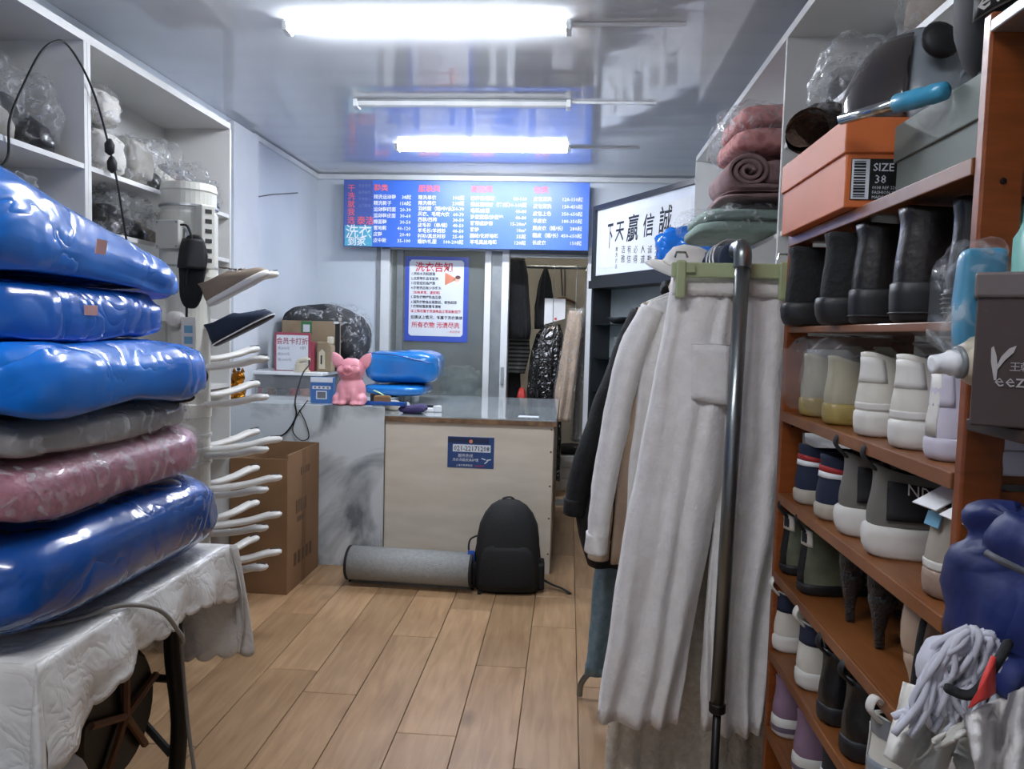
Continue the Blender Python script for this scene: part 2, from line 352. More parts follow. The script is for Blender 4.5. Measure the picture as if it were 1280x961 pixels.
# ceiling: narrow glossy plastic boards running across the room, each very slightly bowed
ce = struct(box('ceiling', 'white_board', XL-.1, XR+.1, YF, 8.8, ZC+.006, ZC+.05))
PB = 0.25; proto = None; y = YF
while y < 8.7:
    if proto is None:
        mb = MB(); n = 6
        def sec(xx): return [(xx, PB*(k/n), -0.0006*math.sin(PI*k/n)+0.0003*math.sin(PI*2*k/n)) for k in range(n+1)]
        rows = [sec(XL-.1), sec(XR+.1)]
        mb.loft(rows, closed=False, cap0=False, cap1=False)
        proto = mb.build('ceiling_board', 'ceiling', ce, smooth=True); o = proto
    else:
        o = proto.copy(); COL.objects.link(o)
    o.location = (0, y, ZC+.002); y += PB
struct(box('wall_left', 'wall_panel', XL-.1, XL, YF, 8.8, 0, ZC))
struct(box('wall_right', 'wall', XR, XR+.1, YF, 8.8, 0, ZC))
struct(box('wall_front', 'wall', XL, XR, YF-.1, YF, 0, ZC))
struct(box('wall_far', 'beige_wall', XL, XR, 8.7, 8.8, 0, ZC))
WX0, WX1, DX0, ZH = -1.545, .165, -.50, 2.10       # glazed screen, doorway, head height
wb = MB(); wb.box(XL, WX0, YB, YB+.1, 0, ZC); wb.box(WX1, XR, YB, YB+.1, 0, ZC); wb.box(WX0, WX1, YB, YB+.1, ZH, ZC)
struct(wb.build('wall_back', 'wall_panel'))
# pilaster on the left wall, ceiling cornice, wall joint strip
struct(box('trim_1', 'wall', XL, XL+.05, 4.53, 4.90, 0, ZC-.03))
struct(box('trim_2', 'white_frame', XL, XR, YB-.03, YB, ZC-.045, ZC-.008))
struct(box('trim_3', 'white_frame', XL, XL+.022, 4.9, YB-.03, ZC-.04, ZC-.008))
# glazed screen
win = struct(MB().box(WX0, DX0-.03, YB+.02, YB+.08, 0, .06).build('window_1', 'white_frame'))
def bar(x0, x1, z0, z1, m='white_frame', y0=YB-.015, y1=YB+.085, nm='mullion', p=None):
    return box(nm, m, x0, x1, y0, y1, z0, z1, p or win)
bar(WX0-.01, WX0+.065, .06, ZH)
bar(WX0-.045, WX0-.012, .06, ZH, 'grey_frame')
bar(WX0+.115, WX0+.165, .06, ZH, 'grey_frame', YB+.03, YB+.07)
bar(-.695, -.645, .06, ZH)
bar(-.645, -.555, .06, ZH, 'grey_frame', YB+.02, YB+.07)
bar(WX0, DX0-.03, ZH-.04, ZH, nm='head_rail')
bar(WX0, DX0-.03, .80, .86, nm='sill_rail')
for a, b in ((WX0+.065, WX0+.115), (WX0+.165, -.695)):
    box('pane', 'pane', a, b, YB+.045, YB+.051, .86, ZH-.04, win)
box('lower_panel', 'wall', WX0+.06, -.64, YB+.04, YB+.06, .06, .80, win)
dr = struct(MB().box(DX0-.055, DX0, YB-.02, YB+.1, 0, ZH).build('door_1', 'white_frame'))
box('jamb', 'white_frame', WX1-.03, WX1+.02, YB-.02, YB+.1, 0, ZH, dr)
box('door_track', 'grey_frame', DX0, WX1, YB-.01, YB+.09, ZH-.05, ZH, dr)
box('door_track', 'grey_frame', DX0, WX1, YB+.02, YB+.05, ZH-.085, ZH-.052, dr)
box('threshold', 'aluminium', DX0, WX1+.02, YB-.05, YB+.12, 0, .02, dr)
box('latch', 'aluminium', DX0-.045, DX0-.02, YB-.035, YB-.02, .98, 1.12, dr)

# ---------------------------------------------------------------- lamps
def lamp(name, label, y, lit):
    t = thing(name, label, 'lamp', (-.625, y, ZC), group=None)
    L2 = .585
    for s in (-1, 1): box('end_cap', 'lamp_white', s*L2-.012, s*L2+.012, -.040, .040, -.040, .0, t, .004, world=False)
    prof = [(-.036, -.001), (-.036, -.014), (-.026, -.030), (-.010, -.036), (.010, -.036), (.026, -.030), (.036, -.014), (.036, -.001)]
    MB().loft([[(sx*(L2-.012), y_, z_) for y_, z_ in prof] for sx in (-1, 1)]).build('diffuser', lit or 'tube_off', t)
    if not lit:
        for yy in (-.0375, .0375): box('reflector_lip', 'grey_frame', -L2+.012, L2-.012, yy-.001, yy+.001, -.012, -.002, t, world=False)
    box('conduit', 'lamp_white', L2+.012, L2+.47, -.006, .006, -.012, 0, t, world=False)
lamp('ceiling_lamp', 'lit fluorescent batten lamp farthest from the blue price board', 3.18, 'tube_on')
lamp('ceiling_lamp', 'unlit white batten lamp between the two glowing tubes', 4.226, None)
lamp('ceiling_lamp', 'lit fluorescent batten lamp right above the blue price board', 5.225, 'tube_on')
lamp('ceiling_lamp', 'unseen batten lamp added above the aisle to light the linen trousers', 0.30, 'added_tube_near')  # added lamp outside the frame, lights the trousers from the front
t = thing('ceiling_lamp', 'unseen fluorescent lamp added to brighten the back room behind the doorway', 'lamp', (-.5, 6.75, ZC))  # unseen fixture added so the back room wall gets some light
box('housing', 'lamp_white', -.5, .5, -.03, .03, -.03, 0, t, .004, world=False)
MB().tube([(-.48, 0, -.046), (.48, 0, -.046)], .014, 10).build('tube', 'added_tube_back', t, smooth=True)

# ---------------------------------------------------------------- white wall shelving
def shelving(name, label, x0, x1, front, ys, zs, ztop, bays, double=(), skip=()):
    """x0 wall side, x1 front; upright boards at ys, shelf boards at zs."""
    t = thing(name, label, 'shelving', ((x0+x1)/2, (ys[0]+ys[-1])/2, 0))
    lo, hi = min(x0, x1), max(x0, x1); th = .018
    for y in ys:
        box('upright', 'white_board', lo, hi, y-th/2, y+th/2, 0, ztop, t)
        if y in double: box('upright', 'white_board', lo, hi, y+th/2+.002, y+1.5*th+.002, 0, ztop, t)
    bk = x0
    s = 1 if x1 > x0 else -1
    box('back_board', 'white_board', min(bk, bk+s*.006), max(bk, bk+s*.006), ys[0], ys[-1], 0, ztop, t)
    box('top_board', 'white_board', lo, hi, ys[0], ys[-1], ztop, ztop+.03, t)
    for a, b in zip(ys[:-1], ys[1:]):
        aa = a + (1.5*th+.002 if a in double else th/2)
        for z in [q for q in zs if (a, q) not in skip]: box('shelf', 'white_board', lo+.007, hi-.002 if s > 0 else hi-.007, aa, b-th/2, z-th, z, t)
    return t
SLX = -1.75
shelving('wall_shelving', 'white shelving of wrapped shoes behind the blue bags', XL+.001, SLX, 1, [.25, 1.45, 2.66, 3.83], [.40, .75, 1.10, 1.43, 1.74, 1.965], 2.395, 3, double=(2.66,))
SRX = .74
shelving('wall_shelving', 'white shelving of folded blankets behind the clothes rail', XR-.001, SRX, -1, [.2, 1.52, 2.84, 4.78], [.30, .70, 1.10, 1.45, 1.79, 2.10], 2.47, 3, skip=((2.84, 2.10),))
# ================================================================ generic soft shapes
def pillow(x0, x1, y0, y1, z0, z1, seed, e=0.45, ez=0.8, amp=0.02, fs=4.0, crease=0.0, nu=64, nv=28, zf=None, floor=None, zlim=None, droop=0.0, taper=None):
    """Stuffed bag: squared ellipsoid with lumps and creases; flat underside at 'floor'."""
    mb = MB(); cx, cy, cz = (x0+x1)/2, (y0+y1)/2, (z0+z1)/2; rx, ry, rz = (x1-x0)/2, (y1-y0)/2, (z1-z0)/2
    def sp(v, p): return math.copysign(abs(v)**p, v)
    rings = []
    for j in range(1, nv):
        a = -PI/2 + PI*j/nv; r = []
        for i in range(nu):
            u = 2*PI*i/nu
            X = sp(math.cos(a), ez)*sp(math.cos(u), e); Y = sp(math.cos(a), ez)*sp(math.sin(u), e); Z = sp(math.sin(a), ez)
            p = Vector((cx+rx*X, cy+ry*Y, cz+rz*Z))
            n = Vector((X/rx, Y/ry, Z/rz)).normalized()
            d = amp*fbm(p.x*fs+seed, p.y*fs, p.z*fs*1.3+seed*2)
            if crease:
                q = noise.noise(Vector((p.x*fs*1.6+seed*3, p.y*fs*1.6, p.z*fs*2.2)))
                d -= crease*max(0, 1-abs(q)*7)
            p = p + n*d
            if zf: p.z += zf(p.x, p.y)
            if floor is not None and p.z < floor: p.z = floor
            if zlim: p.z = min(max(p.z, zlim[0]), zlim[1])
            if taper: k_ = taper[0]*sstep(taper[1], taper[2], p.y+.25*(p.x-x0)); p.z = z0+(p.z-z0)*(1-k_)
            if droop: p.z -= droop*(sstep(.80, 1.0, max(abs(X), abs(Y)))*(1-.5*max(0, Z)))
            r.append(p)
        rings.append(r)
    return mb.loft(rings)
def garment(levels, y, folds=5, amp=0.012, seed=0, n=56, drift=0.0, flat=0.75, ft=0, fb=0):
    """Hanging cloth body. levels: (z, xl, xr, thickness), from top to bottom; folds deepen downwards."""
    mb = MB(); rings = []
    Lv = []
    for (a, b) in zip(levels[:-1], levels[1:]):
        k = max(2, int(abs(a[0]-b[0])/0.035))
        for i in range(k):
            t = i/k; Lv.append(tuple(a[q]*(1-t)+b[q]*t for q in range(4)))
    Lv.append(levels[-1])
    z0, z1 = levels[0][0], levels[-1][0]
    for (z, xl, xr, th) in Lv:
        d = (z0-z)/(z0-z1+1e-9); r = []
        for k in range(n):
            u = 2*PI*k/n; cu, su = math.cos(u), math.sin(u)
            X = (xl+xr)/2 + (xr-xl)/2*math.copysign(abs(cu)**0.8, cu)
            Y = th/2*math.copysign(abs(su)**flat, su)
            w = (X-xl)/(xr-xl+1e-6)
            fold = math.sin(2*PI*folds*w + seed + 1.6*noise.noise(Vector((w*3+seed, d*2.2, seed)))*2)
            fd = (sstep(0, .15, d) if ft else 1)*(sstep(1, .8, d) if fb else 1)
            Y += fd*(amp*(0.25+d)*fold*(1 if su < 0 else .6) + amp*0.9*noise.noise(Vector((X*7+seed, z*5, seed*1.7))))
            X += 0.006*noise.noise(Vector((z*9, seed, k*.05)))
            r.append((X, y+Y+drift*d, z))
        rings.append(r)
    return mb.loft(rings)
def arm_tube(pts, radii, seed=0, seg=18, flat=0.7, amp=0.006):
    P = spline(pts, 6); R = []
    for i in range(len(P)):
        t = i/(len(P)-1)*(len(radii)-1); k = min(int(t), len(radii)-2); R.append(radii[k]*(1-(t-k))+radii[k+1]*(t-k))
    mb = MB().tube(P, R, seg, flat)
    mb.v = [tuple(Vector(p)+Vector((noise.noise(Vector(p)*14+Vector((seed,0,0))), noise.noise(Vector(p)*14+Vector((0,seed,5))), 0))*amp) for p in mb.v]
    return mb

# ================================================================ sewing table with cloth and the stack of bags
TX0, TX1, TY0, TY1, TZ = -1.66, -1.00, 1.34, 2.13, .75
t = thing('sewing_table', 'black cast iron sewing machine table under the lace tablecloth', 'table', (-1.33, 1.77, 0))
box('tabletop', 'dark_wood', TX0, TX1, TY0, TY1, TZ-.035, TZ-.004, t, .004)
for yy in (TY0+.10, TY1-.12):
    for xx in (-1.07, -1.52):
        MB().tube(spline([(xx, yy, TZ-.035), (xx-.015, yy, .5), (xx+.005, yy, .28), (xx-.01, yy, .06), (xx, yy, .03)], 5), .024, 8).build('leg', 'iron', t, smooth=True, world=True)
    m = MB()
    for a, b in (((-1.09, .62), (-1.50, .18)), ((-1.50, .62), (-1.09, .18)), ((-1.09, .40), (-1.50, .40)), ((-1.07, .10), (-1.52, .10)), ((-1.09, .66), (-1.50, .66))):
        m.tube([(a[0], yy, a[1]), (b[0], yy, b[1])], .011, 6)
    m.tube([(-1.295+.085*math.cos(k*PI/10), yy, .40+.085*math.sin(k*PI/10)) for k in range(21)], .009, 6)
    m.build('lattice', 'iron', t, world=True)
    for xx in (-1.07, -1.52): box('foot', 'iron', xx-.03, xx+.03, yy-.09, yy+.09, 0, .035, t, .008)
m = MB(); m.lathe([(.012, -.012), (.15, -.012), (.165, 0), (.15, .012), (.012, .012)], 28, M=Matrix.Translation((-1.12, 1.80, .40)) @ Matrix.Rotation(PI/2, 4, 'Y'))
m.build('flywheel', 'iron', t, smooth=False, world=True)
for k in range(5):
    a = k*2*PI/5+.3
    MB().tube([(-1.095, 1.80, .40), (-1.095, 1.80+.15*math.cos(a), .40+.15*math.sin(a))], .010, 6).build('spoke', 'iron_brown', t, world=True)
box('treadle', 'iron', -1.45, -1.12, 1.60, 1.95, .09, .11, t, .004)

# lace tablecloth: top sheet plus scalloped drops on the aisle side, the near side and the far corner
t = thing('tablecloth', 'white lace tablecloth with scalloped hem under the blue bags', 'tablecloth', (-1.33, 1.77, TZ))
def cloth_top(u, v):
    X = TX0-.01+(TX1-TX0+.03)*u; Y = TY0-.02+(TY1-TY0+.03)*v
    return (X, Y, TZ+.004+.003*noise.noise(Vector((X*9, Y*9, 0))))
MB().grid(24, 24, cloth_top).build('top_sheet', 'lace', t, smooth=True, world=True, solid=.002)
def scal(s, n): return abs(math.sin(PI*s*n))**.6
def drop_side(u, v):                           # aisle side: drop deeper near both corners
    Y = TY0-.02+(TY1-TY0+.03)*u
    dep = .105+.10*sstep(.42, 0, u)+.05*sstep(.75, 1, u)+.012*scal(u, 15)
    z = TZ+.004-dep*v
    X = TX1+.02+.02*math.sin(v*PI*.5)+.014*v*math.sin(u*26)+.01*v*noise.noise(Vector((u*8, v*3, 1)))
    return (X, Y, z)
MB().grid(160, 12, drop_side).build('side_drop', 'lace', t, smooth=True, world=True, solid=.002)
def drop_near(u, v):
    X = TX0+(TX1+.02-TX0)*u
    dep = .16+.10*sstep(.75, 1, u)+.012*scal(u, 13)
    return (X+.012*v*math.sin(u*20), TY0-.02-.02*math.sin(v*PI*.5)-.012*v*math.sin(u*23+1), TZ+.004-dep*v)
MB().grid(140, 12, drop_near).build('near_drop', 'lace', t, smooth=True, world=True, solid=.002)
def drop_far(u, v):                            # far drop hangs nearly to knee height
    X = TX1+.045 - .40*u
    dep = .345+.02*scal(u, 8)
    w = .03*math.sin(u*9+1)*v
    return (X+.03*v*(1-u), TY1+.012+.03*math.sin(v*PI*.5)+w, TZ+.004-dep*v)
MB().grid(110, 16, drop_far).build('far_drop', 'lace', t, smooth=True, world=True, solid=.002)
def drop_near_corner(u, v):
    a = u*PI/2
    X = TX1+.02+.020*math.cos(a)*math.sin(v*PI/2)+.014*v*math.sin(PI*u); Y = TY0-.02-.020*math.sin(a)*math.sin(v*PI/2)-.014*v*math.sin(PI*u)
    dep = .205+.055*u+.06*math.sin(PI*u)
    return (X, Y, TZ+.004-dep*v)
MB().grid(20, 14, drop_near_corner).build('near_corner_drop', 'lace', t, smooth=True, world=True, solid=.002)
def drop_corner(u, v):
    a = u*PI/2
    X = TX1+.02+(.028)*math.cos(a)*math.sin(v*PI/2)+.0; Y = TY1+.01+.035*math.sin(a)*math.sin(v*PI/2)
    dep = .155+.19*u+.015*scal(u, 3)
    return (X+.012*v, Y, TZ+.004-dep*v)
MB().grid(24, 14, drop_corner).build('corner_drop', 'lace', t, smooth=True, world=True, solid=.002)

def bag(name, label, m, x0, x1, y0, y1, z0, z1, seed, fin=True, film=False, group=None, **k):
    t = thing(name, label, 'bag', ((x0+x1)/2, (y0+y1)/2, z0))
    b = pillow(x0, x1, y0, y1, z0, z1, seed, **k).build('stuffed_body', m, t, smooth=True, world=True)
    if film: pillow(x0-.012, x1+.012, y0-.012, y1+.012, z0-.004, z1+.008, seed, **{**k, 'amp': k.get('amp', .02)*1.2}).build('plastic_film', 'film', t, smooth=True, world=True)
    return t
def zs(a): return lambda X, Y: a*(1-((Y-1.7)/.5)**2)*.5
b = bag('stuffed_bag', 'dark navy plastic bag at the bottom of the stack on lace', 'navy_bag', -1.74, -.965, 1.27, 2.17, TZ+.007, 1.005, 1.3, amp=.018, fs=3.2, e=.32, ez=.62, crease=.006, zlim=(TZ+.007, 1.005))
b = bag('stuffed_bag', 'dusty pink quilt bag in the stack above the navy bag', 'pink_quilt', -1.74, -1.005, 1.25, 2.10, .998, 1.135, 2.1, amp=.012, fs=4, e=.32, ez=.5, film=True, zlim=(1.006, 1.133), droop=.02)
b = bag('stuffed_bag', 'clear bag of grey bedding in the stack above the pink quilt', 'grey_quilt', -1.74, -1.02, 1.25, 2.07, 1.133, 1.215, 3.7, amp=.014, fs=5, e=.35, ez=.45, crease=.006, film=True, zlim=(1.134, 1.207), droop=.02)
MB().ell((-1.035, 1.98, 1.20), (.022, .05, .012)).build('dark_patch', 'black_cloth', b, smooth=True, world=True)
b = bag('stuffed_bag', 'shiny blue plastic bag directly above the clear grey bedding bag', 'blue_bag', -1.74, -.985, 1.25, 2.13, 1.208, 1.365, 5.2, amp=.022, fs=4, e=.34, ez=.5, crease=.010, zlim=(1.208, 1.358), droop=.03)
b = bag('stuffed_bag', 'flatter blue plastic bag second from the top of the stack', 'blue_bag2', -1.74, -1.055, 1.2, 2.03, 1.355, 1.495, 6.4, amp=.02, fs=4.4, e=.34, ez=.5, crease=.010, zlim=(1.359, 1.480), droop=.02)
p = atX(116, 393, -1.05); MB().box(-.018, .018, -.001, .001, -.011, .011, Matrix.Translation((-1.046, 1.60, 1.425)) @ Matrix.Rotation(PI/2-.2, 4, 'Z')).build('paper_tag', 'label_pink', b, world=True)
b = bag('stuffed_bag', 'puffy bright blue plastic bag on top of the stack', 'blue_bag', -1.74, -1.045, 1.12, 2.12, 1.472, 1.70, 7.9, amp=.030, fs=3.4, e=.38, ez=.62, crease=.014, zf=zs(.03), zlim=(1.482, 1.73), droop=.04, taper=(.62, 1.55, 2.35))
MB().box(-.016, .016, -.001, .001, -.016, .016, Matrix.Translation((-1.034, 1.62, 1.565)) @ Matrix.Rotation(PI/2-.1, 4, 'Z') @ Matrix.Rotation(.2, 4, 'X')).build('paper_tag', 'label_pink', b, world=True)
# grey flex lying along the table edge
pts = [(-1.5, 1.36, TZ+.012), (-1.2, 1.42, TZ+.012), (-1.05, 1.50, TZ+.013), (-.985, 1.60, TZ+.016), (-.948, 1.70, .72), (-.94, 1.78, .63), (-.965, 1.84, .585), (-1.0, 1.90, .60), (-1.03, 1.95, .57), (-1.02, 1.97, .3), (-.98, 1.96, .014), (-.93, 1.80, .008), (-.9, 1.6, .008)]
tag(MB().tube(spline(pts, 6), .0055, 6).build('power_cable', 'wire_grey', smooth=True), 'grey flex looping over the edge of the lace tablecloth', 'cable')
# things under the table
t = thing('plastic_sack', 'white plastic sack with teal print under the lace table', 'bag', (-1.16, 1.52, 0))
pillow(-1.30, -1.03, 1.36, 1.62, 0, .46, 9.1, amp=.02, e=.5, ez=.6, crease=.01, floor=0).build('sack', 'white_cloth', t, smooth=True, world=True)
for k in range(2):
    MB().grid(4, 4, lambda u, v: (-1.026+.004*math.sin(u*3), 1.42+.07*k+.06*u, .27+.06*v)).build('print', 'teal', t, world=True, solid=.002)
t = thing('swivel_stool', 'grey padded stool seat under the near corner of the tablecloth', 'stool', (-.98, 1.18, 0))
MB().lathe([(.02, .40), (.15, .40), (.17, .42), (.17, .45), (.15, .475), (.02, .48)], 28, (-.98, 1.18, 0)).build('seat', 'grey_frame', t, smooth=True, world=True)
MB().tube([(-.98, 1.18, .02), (-.98, 1.18, .405)], .02, 10).build('post', 'steel', t, world=True)
MB().lathe([(.02, 0), (.15, 0), (.15, .012), (.02, .03)], 24, (-.98, 1.18, 0)).build('base', 'steel', t, world=True)

# ================================================================ shoe dryer column
DX, DY = -1.62, 3.15
t = thing('shoe_dryer', 'white shoe drying column with many curved arms and cables', 'shoe dryer', (DX, DY, 0))
MB().lathe([(.02, 0), (.118, 0), (.118, .03), (.09, .06), (.02, .06)], 32, (DX, DY, 0)).build('base', 'dryer_grey', t, smooth=False, world=True)
MB().lathe([(.02, .05), (.085, .05), (.085, 1.0), (.09, 1.005), (.09, 1.06), (.085, 1.065), (.085, 1.56), (.02, 1.56)], 32, (DX, DY, 0)).build('column', 'dryer', t, smooth=False, world=True)
for z in (.80, .86, .92): MB().lathe([(.084, 0), (.092, .003), (.092, .012), (.084, .015)], 32, (DX, DY, z)).build('ring', 'dryer', t, world=True)
MB().lathe([(.02, 1.54), (.10, 1.55), (.116, 1.60), (.116, 1.86), (.110, 1.87), (.110, 1.95), (.114, 1.955), (.108, 1.985), (.02, 1.99)], 36, (DX, DY, 0)).build('motor_housing', 'dryer', t, world=True)
for z in (1.635, 1.885): MB().lathe([(.115, 0), (.1185, .001), (.1185, .009), (.115, .01)], 36, (DX, DY, z)).build('strap', 'aluminium', t, world=True)
M = Matrix.Translation((DX, DY, 1.77)) @ Matrix.Rotation(-.12, 4, 'Z')
jb = MB().box(-.052, .052, -.15, -.105, -.065, .05, M).build('junction_box', 'dryer_grey', t, world=True, bevel=.004)
for sx in (-.043, .043):
    for sz in (-.056, .041): MB().lathe([(.001, 0), (.004, 0), (.004, .002), (.001, .002)], 8, M=M @ Matrix.Translation((sx, -.150, sz)) @ Matrix.Rotation(PI/2, 4, 'X')).build('screw', 'steel', jb, world=True)
M2 = Matrix.Translation((DX, DY, 1.77)) @ Matrix.Rotation(.95, 4, 'Z')
sb = MB().box(-.03, .03, -.16, -.11, -.14, .12, M2).build('socket_strip', 'dryer', t, world=True, bevel=.005)
for k in range(6): MB().box(-.014, .014, -.162, -.159, -.115+k*.04, -.098+k*.04, M2).build('socket', 'slot', sb, world=True)
M3 = Matrix.Translation((DX, DY, 1.30)) @ Matrix.Rotation(.45, 4, 'Z')
sb = MB().box(-.028, .028, -.15, -.085, -.11, .13, M3).build('control_strip', 'arm_white', t, world=True, bevel=.005)
for k in range(4): MB().box(-.016, .016, -.1525, -.149, -.07+k*.045, -.04+k*.045, M3).build('button', 'socket_blue', sb, world=True)
def dryer_arm(z, ang, L=.29, nm='arm', rise=.03):
    M = Matrix.Translation((DX, DY, z)) @ Matrix.Rotation(ang, 4, 'Z')
    pts = spline([(.07, 0, -.015), (.13, 0, -.012), (.075+L*.55, 0, .004), (.075+L*.8, 0, rise*.8), (.075+L, 0, rise)], 4); n = len(pts)
    R = [.024+.008*(i/n) for i in range(n)]; R[-1] = .012; R[-2] = .024; R[-3] = .030
    a = MB().tube(pts, R, 12, flat=.55, M=M).build(nm, 'arm_white', t, smooth=True, world=True)
    p = pts[int(n*.78)]; q = pts[int(n*.93)]; d = (q-p)
    for k in range(2):
        c = p + d*(.2+.6*k) + Vector((0, 0, .0162))
        MB().box(-.013, .013, -.0055, .0055, -.001, .0015, M @ Matrix.Translation(c) @ Matrix.Rotation(-math.atan2(d.z, d.x), 4, 'Y')).build('slot', 'slot', a, world=True)
    return a
for z in (1.235, 1.075, .852, .68, .515, .345):
    dryer_arm(z, -.13, .295)
    dryer_arm(z+.022, .30, .31) if z < 1.0 else None
    dryer_arm(z+.03, 1.0, .27)
dryer_arm(1.575, .12, .30, rise=.05); dryer_arm(1.405, -.10, .28, rise=.05)
for z in (1.255, 1.42): MB().lathe([(.001, 0), (.03, 0), (.033, .01), (.033, .05), (.02, .06), (.001, .06)], 16, M=Matrix.Translation((DX-.005, DY-.075, z)) @ Matrix.Rotation(PI/2, 4, 'X')).build('arm_hub', 'arm_white', t, smooth=True, world=True)
pts = [(DX+.045, DY-.155, 1.80), (DX+.08, DY-.165, 1.79), (DX+.095, DY-.16, 1.72), (DX+.07, DY-.15, 1.6), (DX+.055, DY-.13, 1.42), (DX+.05, DY-.13, 1.2), (DX+.09, DY-.15, 1.15), (DX+.15, DY-.16, 1.17), (DX+.15, DY-.16, 1.21), (DX+.09, DY-.165, 1.21)]
MB().tube(spline(pts, 6), .005, 6).build('flex', 'black_rubber', t, smooth=True, world=True)
MB().box(-.02, .02, -.18, -.15, -.09, -.06, M3).build('plug', 'black_rubber', t, world=True, bevel=.006)

# ================================================================ counter
CX0, CX1, CY0, CY1, CH = -2.05, -.07, 4.36, 5.80, .905
PXD = -1.055
t = thing('service_counter', 'long service counter with marble and cream panels', 'counter', ((CX0+CX1)/2, 5.08, 0))
box('carcass', 'counter_side', CX0+.01, CX1-.004, CY0+.012, CY1, 0, CH-.035, t)
box('front_panel', 'counter_white', PXD+.002, CX1, CY0, CY0+.012, 0.0, CH-.035, t)
box('side_panel', 'counter_side', CX1-.004, CX1+.006, CY0+.004, CY1, 0, CH-.035, t)
tp = box('worktop', 'counter_top', PXD, CX1+.015, CY0-.012, CY1, CH-.008, CH, t)
box('edge_strip', 'edge_wood', PXD, CX1+.015, CY0-.014, CY0, CH-.036, CH-.008, t)
box('edge_strip', 'edge_wood', CX1+.005, CX1+.017, CY0-.012, CY1, CH-.036, CH-.008, t)
box('marble_panel', 'marble', CX0, PXD, CY0-.03, CY0-.012, 0, CH+.045, t, .002)
box('marble_top', 'marble', CX0, -1.14, CY0-.012, CY1, CH, CH+.045, t)
box('worktop', 'counter_top', -1.14, PXD, CY0-.012, CY1, CH-.008, CH, t)
for z in (.12, .33, .52, .72, .85): MB().lathe([(.001, 0), (.006, 0), (.006, .002), (.001, .003)], 8, M=Matrix.Translation((CX1-.012, CY0, z)) @ Matrix.Rotation(PI/2, 4, 'X')).build('nail', 'edge_wood', t, world=True)
MT = CH+.045
# price card on the counter front
t = thing('phone_card', 'blue card with a phone number stuck on the cream counter panel', 'sign', (-.685, CY0-.003, .60))
A = atY(560, 545, CY0); B = atY(617, 586, CY0); x0, x1, z1, z0 = A.x, B.x, A.z, B.z
box('card', 'card_blue', x0, x1, CY0-.002, CY0-.0002, z0, z1, t)
box('band', 'card_dark', x0, x1-.03, CY0-.003, CY0-.002, z1-.035, z1-.006, t)
box('number_plate', 'paper', x0+.03, x1-.02, CY0-.003, CY0-.002, z1-.088, z1-.045, t)
M = plane_M(((x0+x1)/2+.005, CY0-.0034, z1-.081), (1, 0, 0), (0, 0, 1))
text_mb('021-22171208', .040, M, 'CENTER', fat=.0004, xs=.9).build('lettering', 'paint_ink', t, world=True)
mb = text_mb('服务热线', .022, plane_M(((x0+x1)/2-.03, CY0-.0034, z1-.118), (1, 0, 0), (0, 0, 1)), 'CENTER')
text_mb('洗衣洗鞋皮具护理', .019, plane_M(((x0+x1)/2-.03, CY0-.0034, z1-.142), (1, 0, 0), (0, 0, 1)), 'CENTER', mb=mb)
text_mb('上海市免费取送', .014, plane_M((x0+.05, CY0-.0034, z1-.172), (1, 0, 0), (0, 0, 1)), 'LEFT', mb=mb)
mb.build('lettering', 'paint_white', t, world=True)
text_mb('欢迎来电', .014, plane_M((x0+.16, CY0-.0034, z1-.174), (1, 0, 0), (0, 0, 1)), 'LEFT').build('lettering', 'paint_red', t, world=True)
MB().lathe([(.001, 0), (.011, 0), (.011, .001), (.001, .001)], 16, M=Matrix.Translation(((x0+x1)/2, CY0-.003, z1-.026)) @ Matrix.Rotation(PI/2, 4, 'X')).build('emblem', 'orange_print', t, world=True)
mb = MB()
for k, (dx, dz) in enumerate(((.0, 0), (.03, -.004), (.016, -.018))): mb.box(-.013, .013, -.0006, 0, -.003, .003, Matrix.Translation((x1-.06+dx, CY0-.002, z0+.055+dz)) @ Matrix.Rotation(.3-.5*k, 4, 'Y'))
mb.build('picture', 'paper', t, world=True)

# ================================================================ cardboard box
BX0, BX1, BY0, BY1, BH = -1.735, -1.43, 3.80, 4.30, .735
t = thing('cardboard_box', 'tall open brown cardboard box beside the marble counter panel', 'box', ((BX0+BX1)/2, 4.05, 0), .05)
w = .008
def cb(nm, *a): return box(nm, 'cardboard', *a, t)
cb('panel', BX0, BX1, BY0, BY0+w, 0, BH-.02); cb('panel', BX0, BX1, BY1-w, BY1, 0, BH); cb('panel', BX0, BX0+w, BY0+w, BY1-w, 0, BH); cb('panel', BX1-w, BX1, BY0+w, BY1-w, 0, BH)
box('bottom', 'cardboard_in', BX0+w, BX1-w, BY0+w, BY1-w, .001, .01, t)
box('tape', 'cardboard_in', BX1-.0005, BX1+.001, 4.02, 4.08, 0, BH, t)
for (ya, yb, za, zb) in ((3.93, 4.10, .40, .47), (3.95, 4.06, .35, .38), (3.9, 4.2, .12, .19), (4.0, 4.15, .60, .64)):
    m = MB()
    for k in range(5): m.box(BX1, BX1+.0012, ya+(yb-ya)*k/5, ya+(yb-ya)*(k+.6)/5, za, zb)
    m.build('print', 'cardboard_dark', t, world=True)

# ================================================================ rolled mat and backpack
t = thing('rolled_mat', 'grey rolled floor mat with black binding leaning at the counter', 'mat', (-.83, 4.04, 0), -.04)
r = .105; pts = []
for k in range(70):
    a = -PI/2 - k*2*PI/28; rr = r*(1-k/70*.62); pts.append((rr*math.cos(a), r+rr*math.sin(a)))
def mat_strip(x0, x1): return MB().grid(69, 1, lambda u, v: (x0+(x1-x0)*v, -pts[int(round(u*69))][0], pts[int(round(u*69))][1]))
m = mat_strip(-.335, .345); m.build('mat', 'mat_grey', t, smooth=True, solid=.012)
for a, b in ((-.345, -.330), (.340, .355)): mat_strip(a, b).build('binding', 'black_rubber', t, smooth=True, solid=.0145)

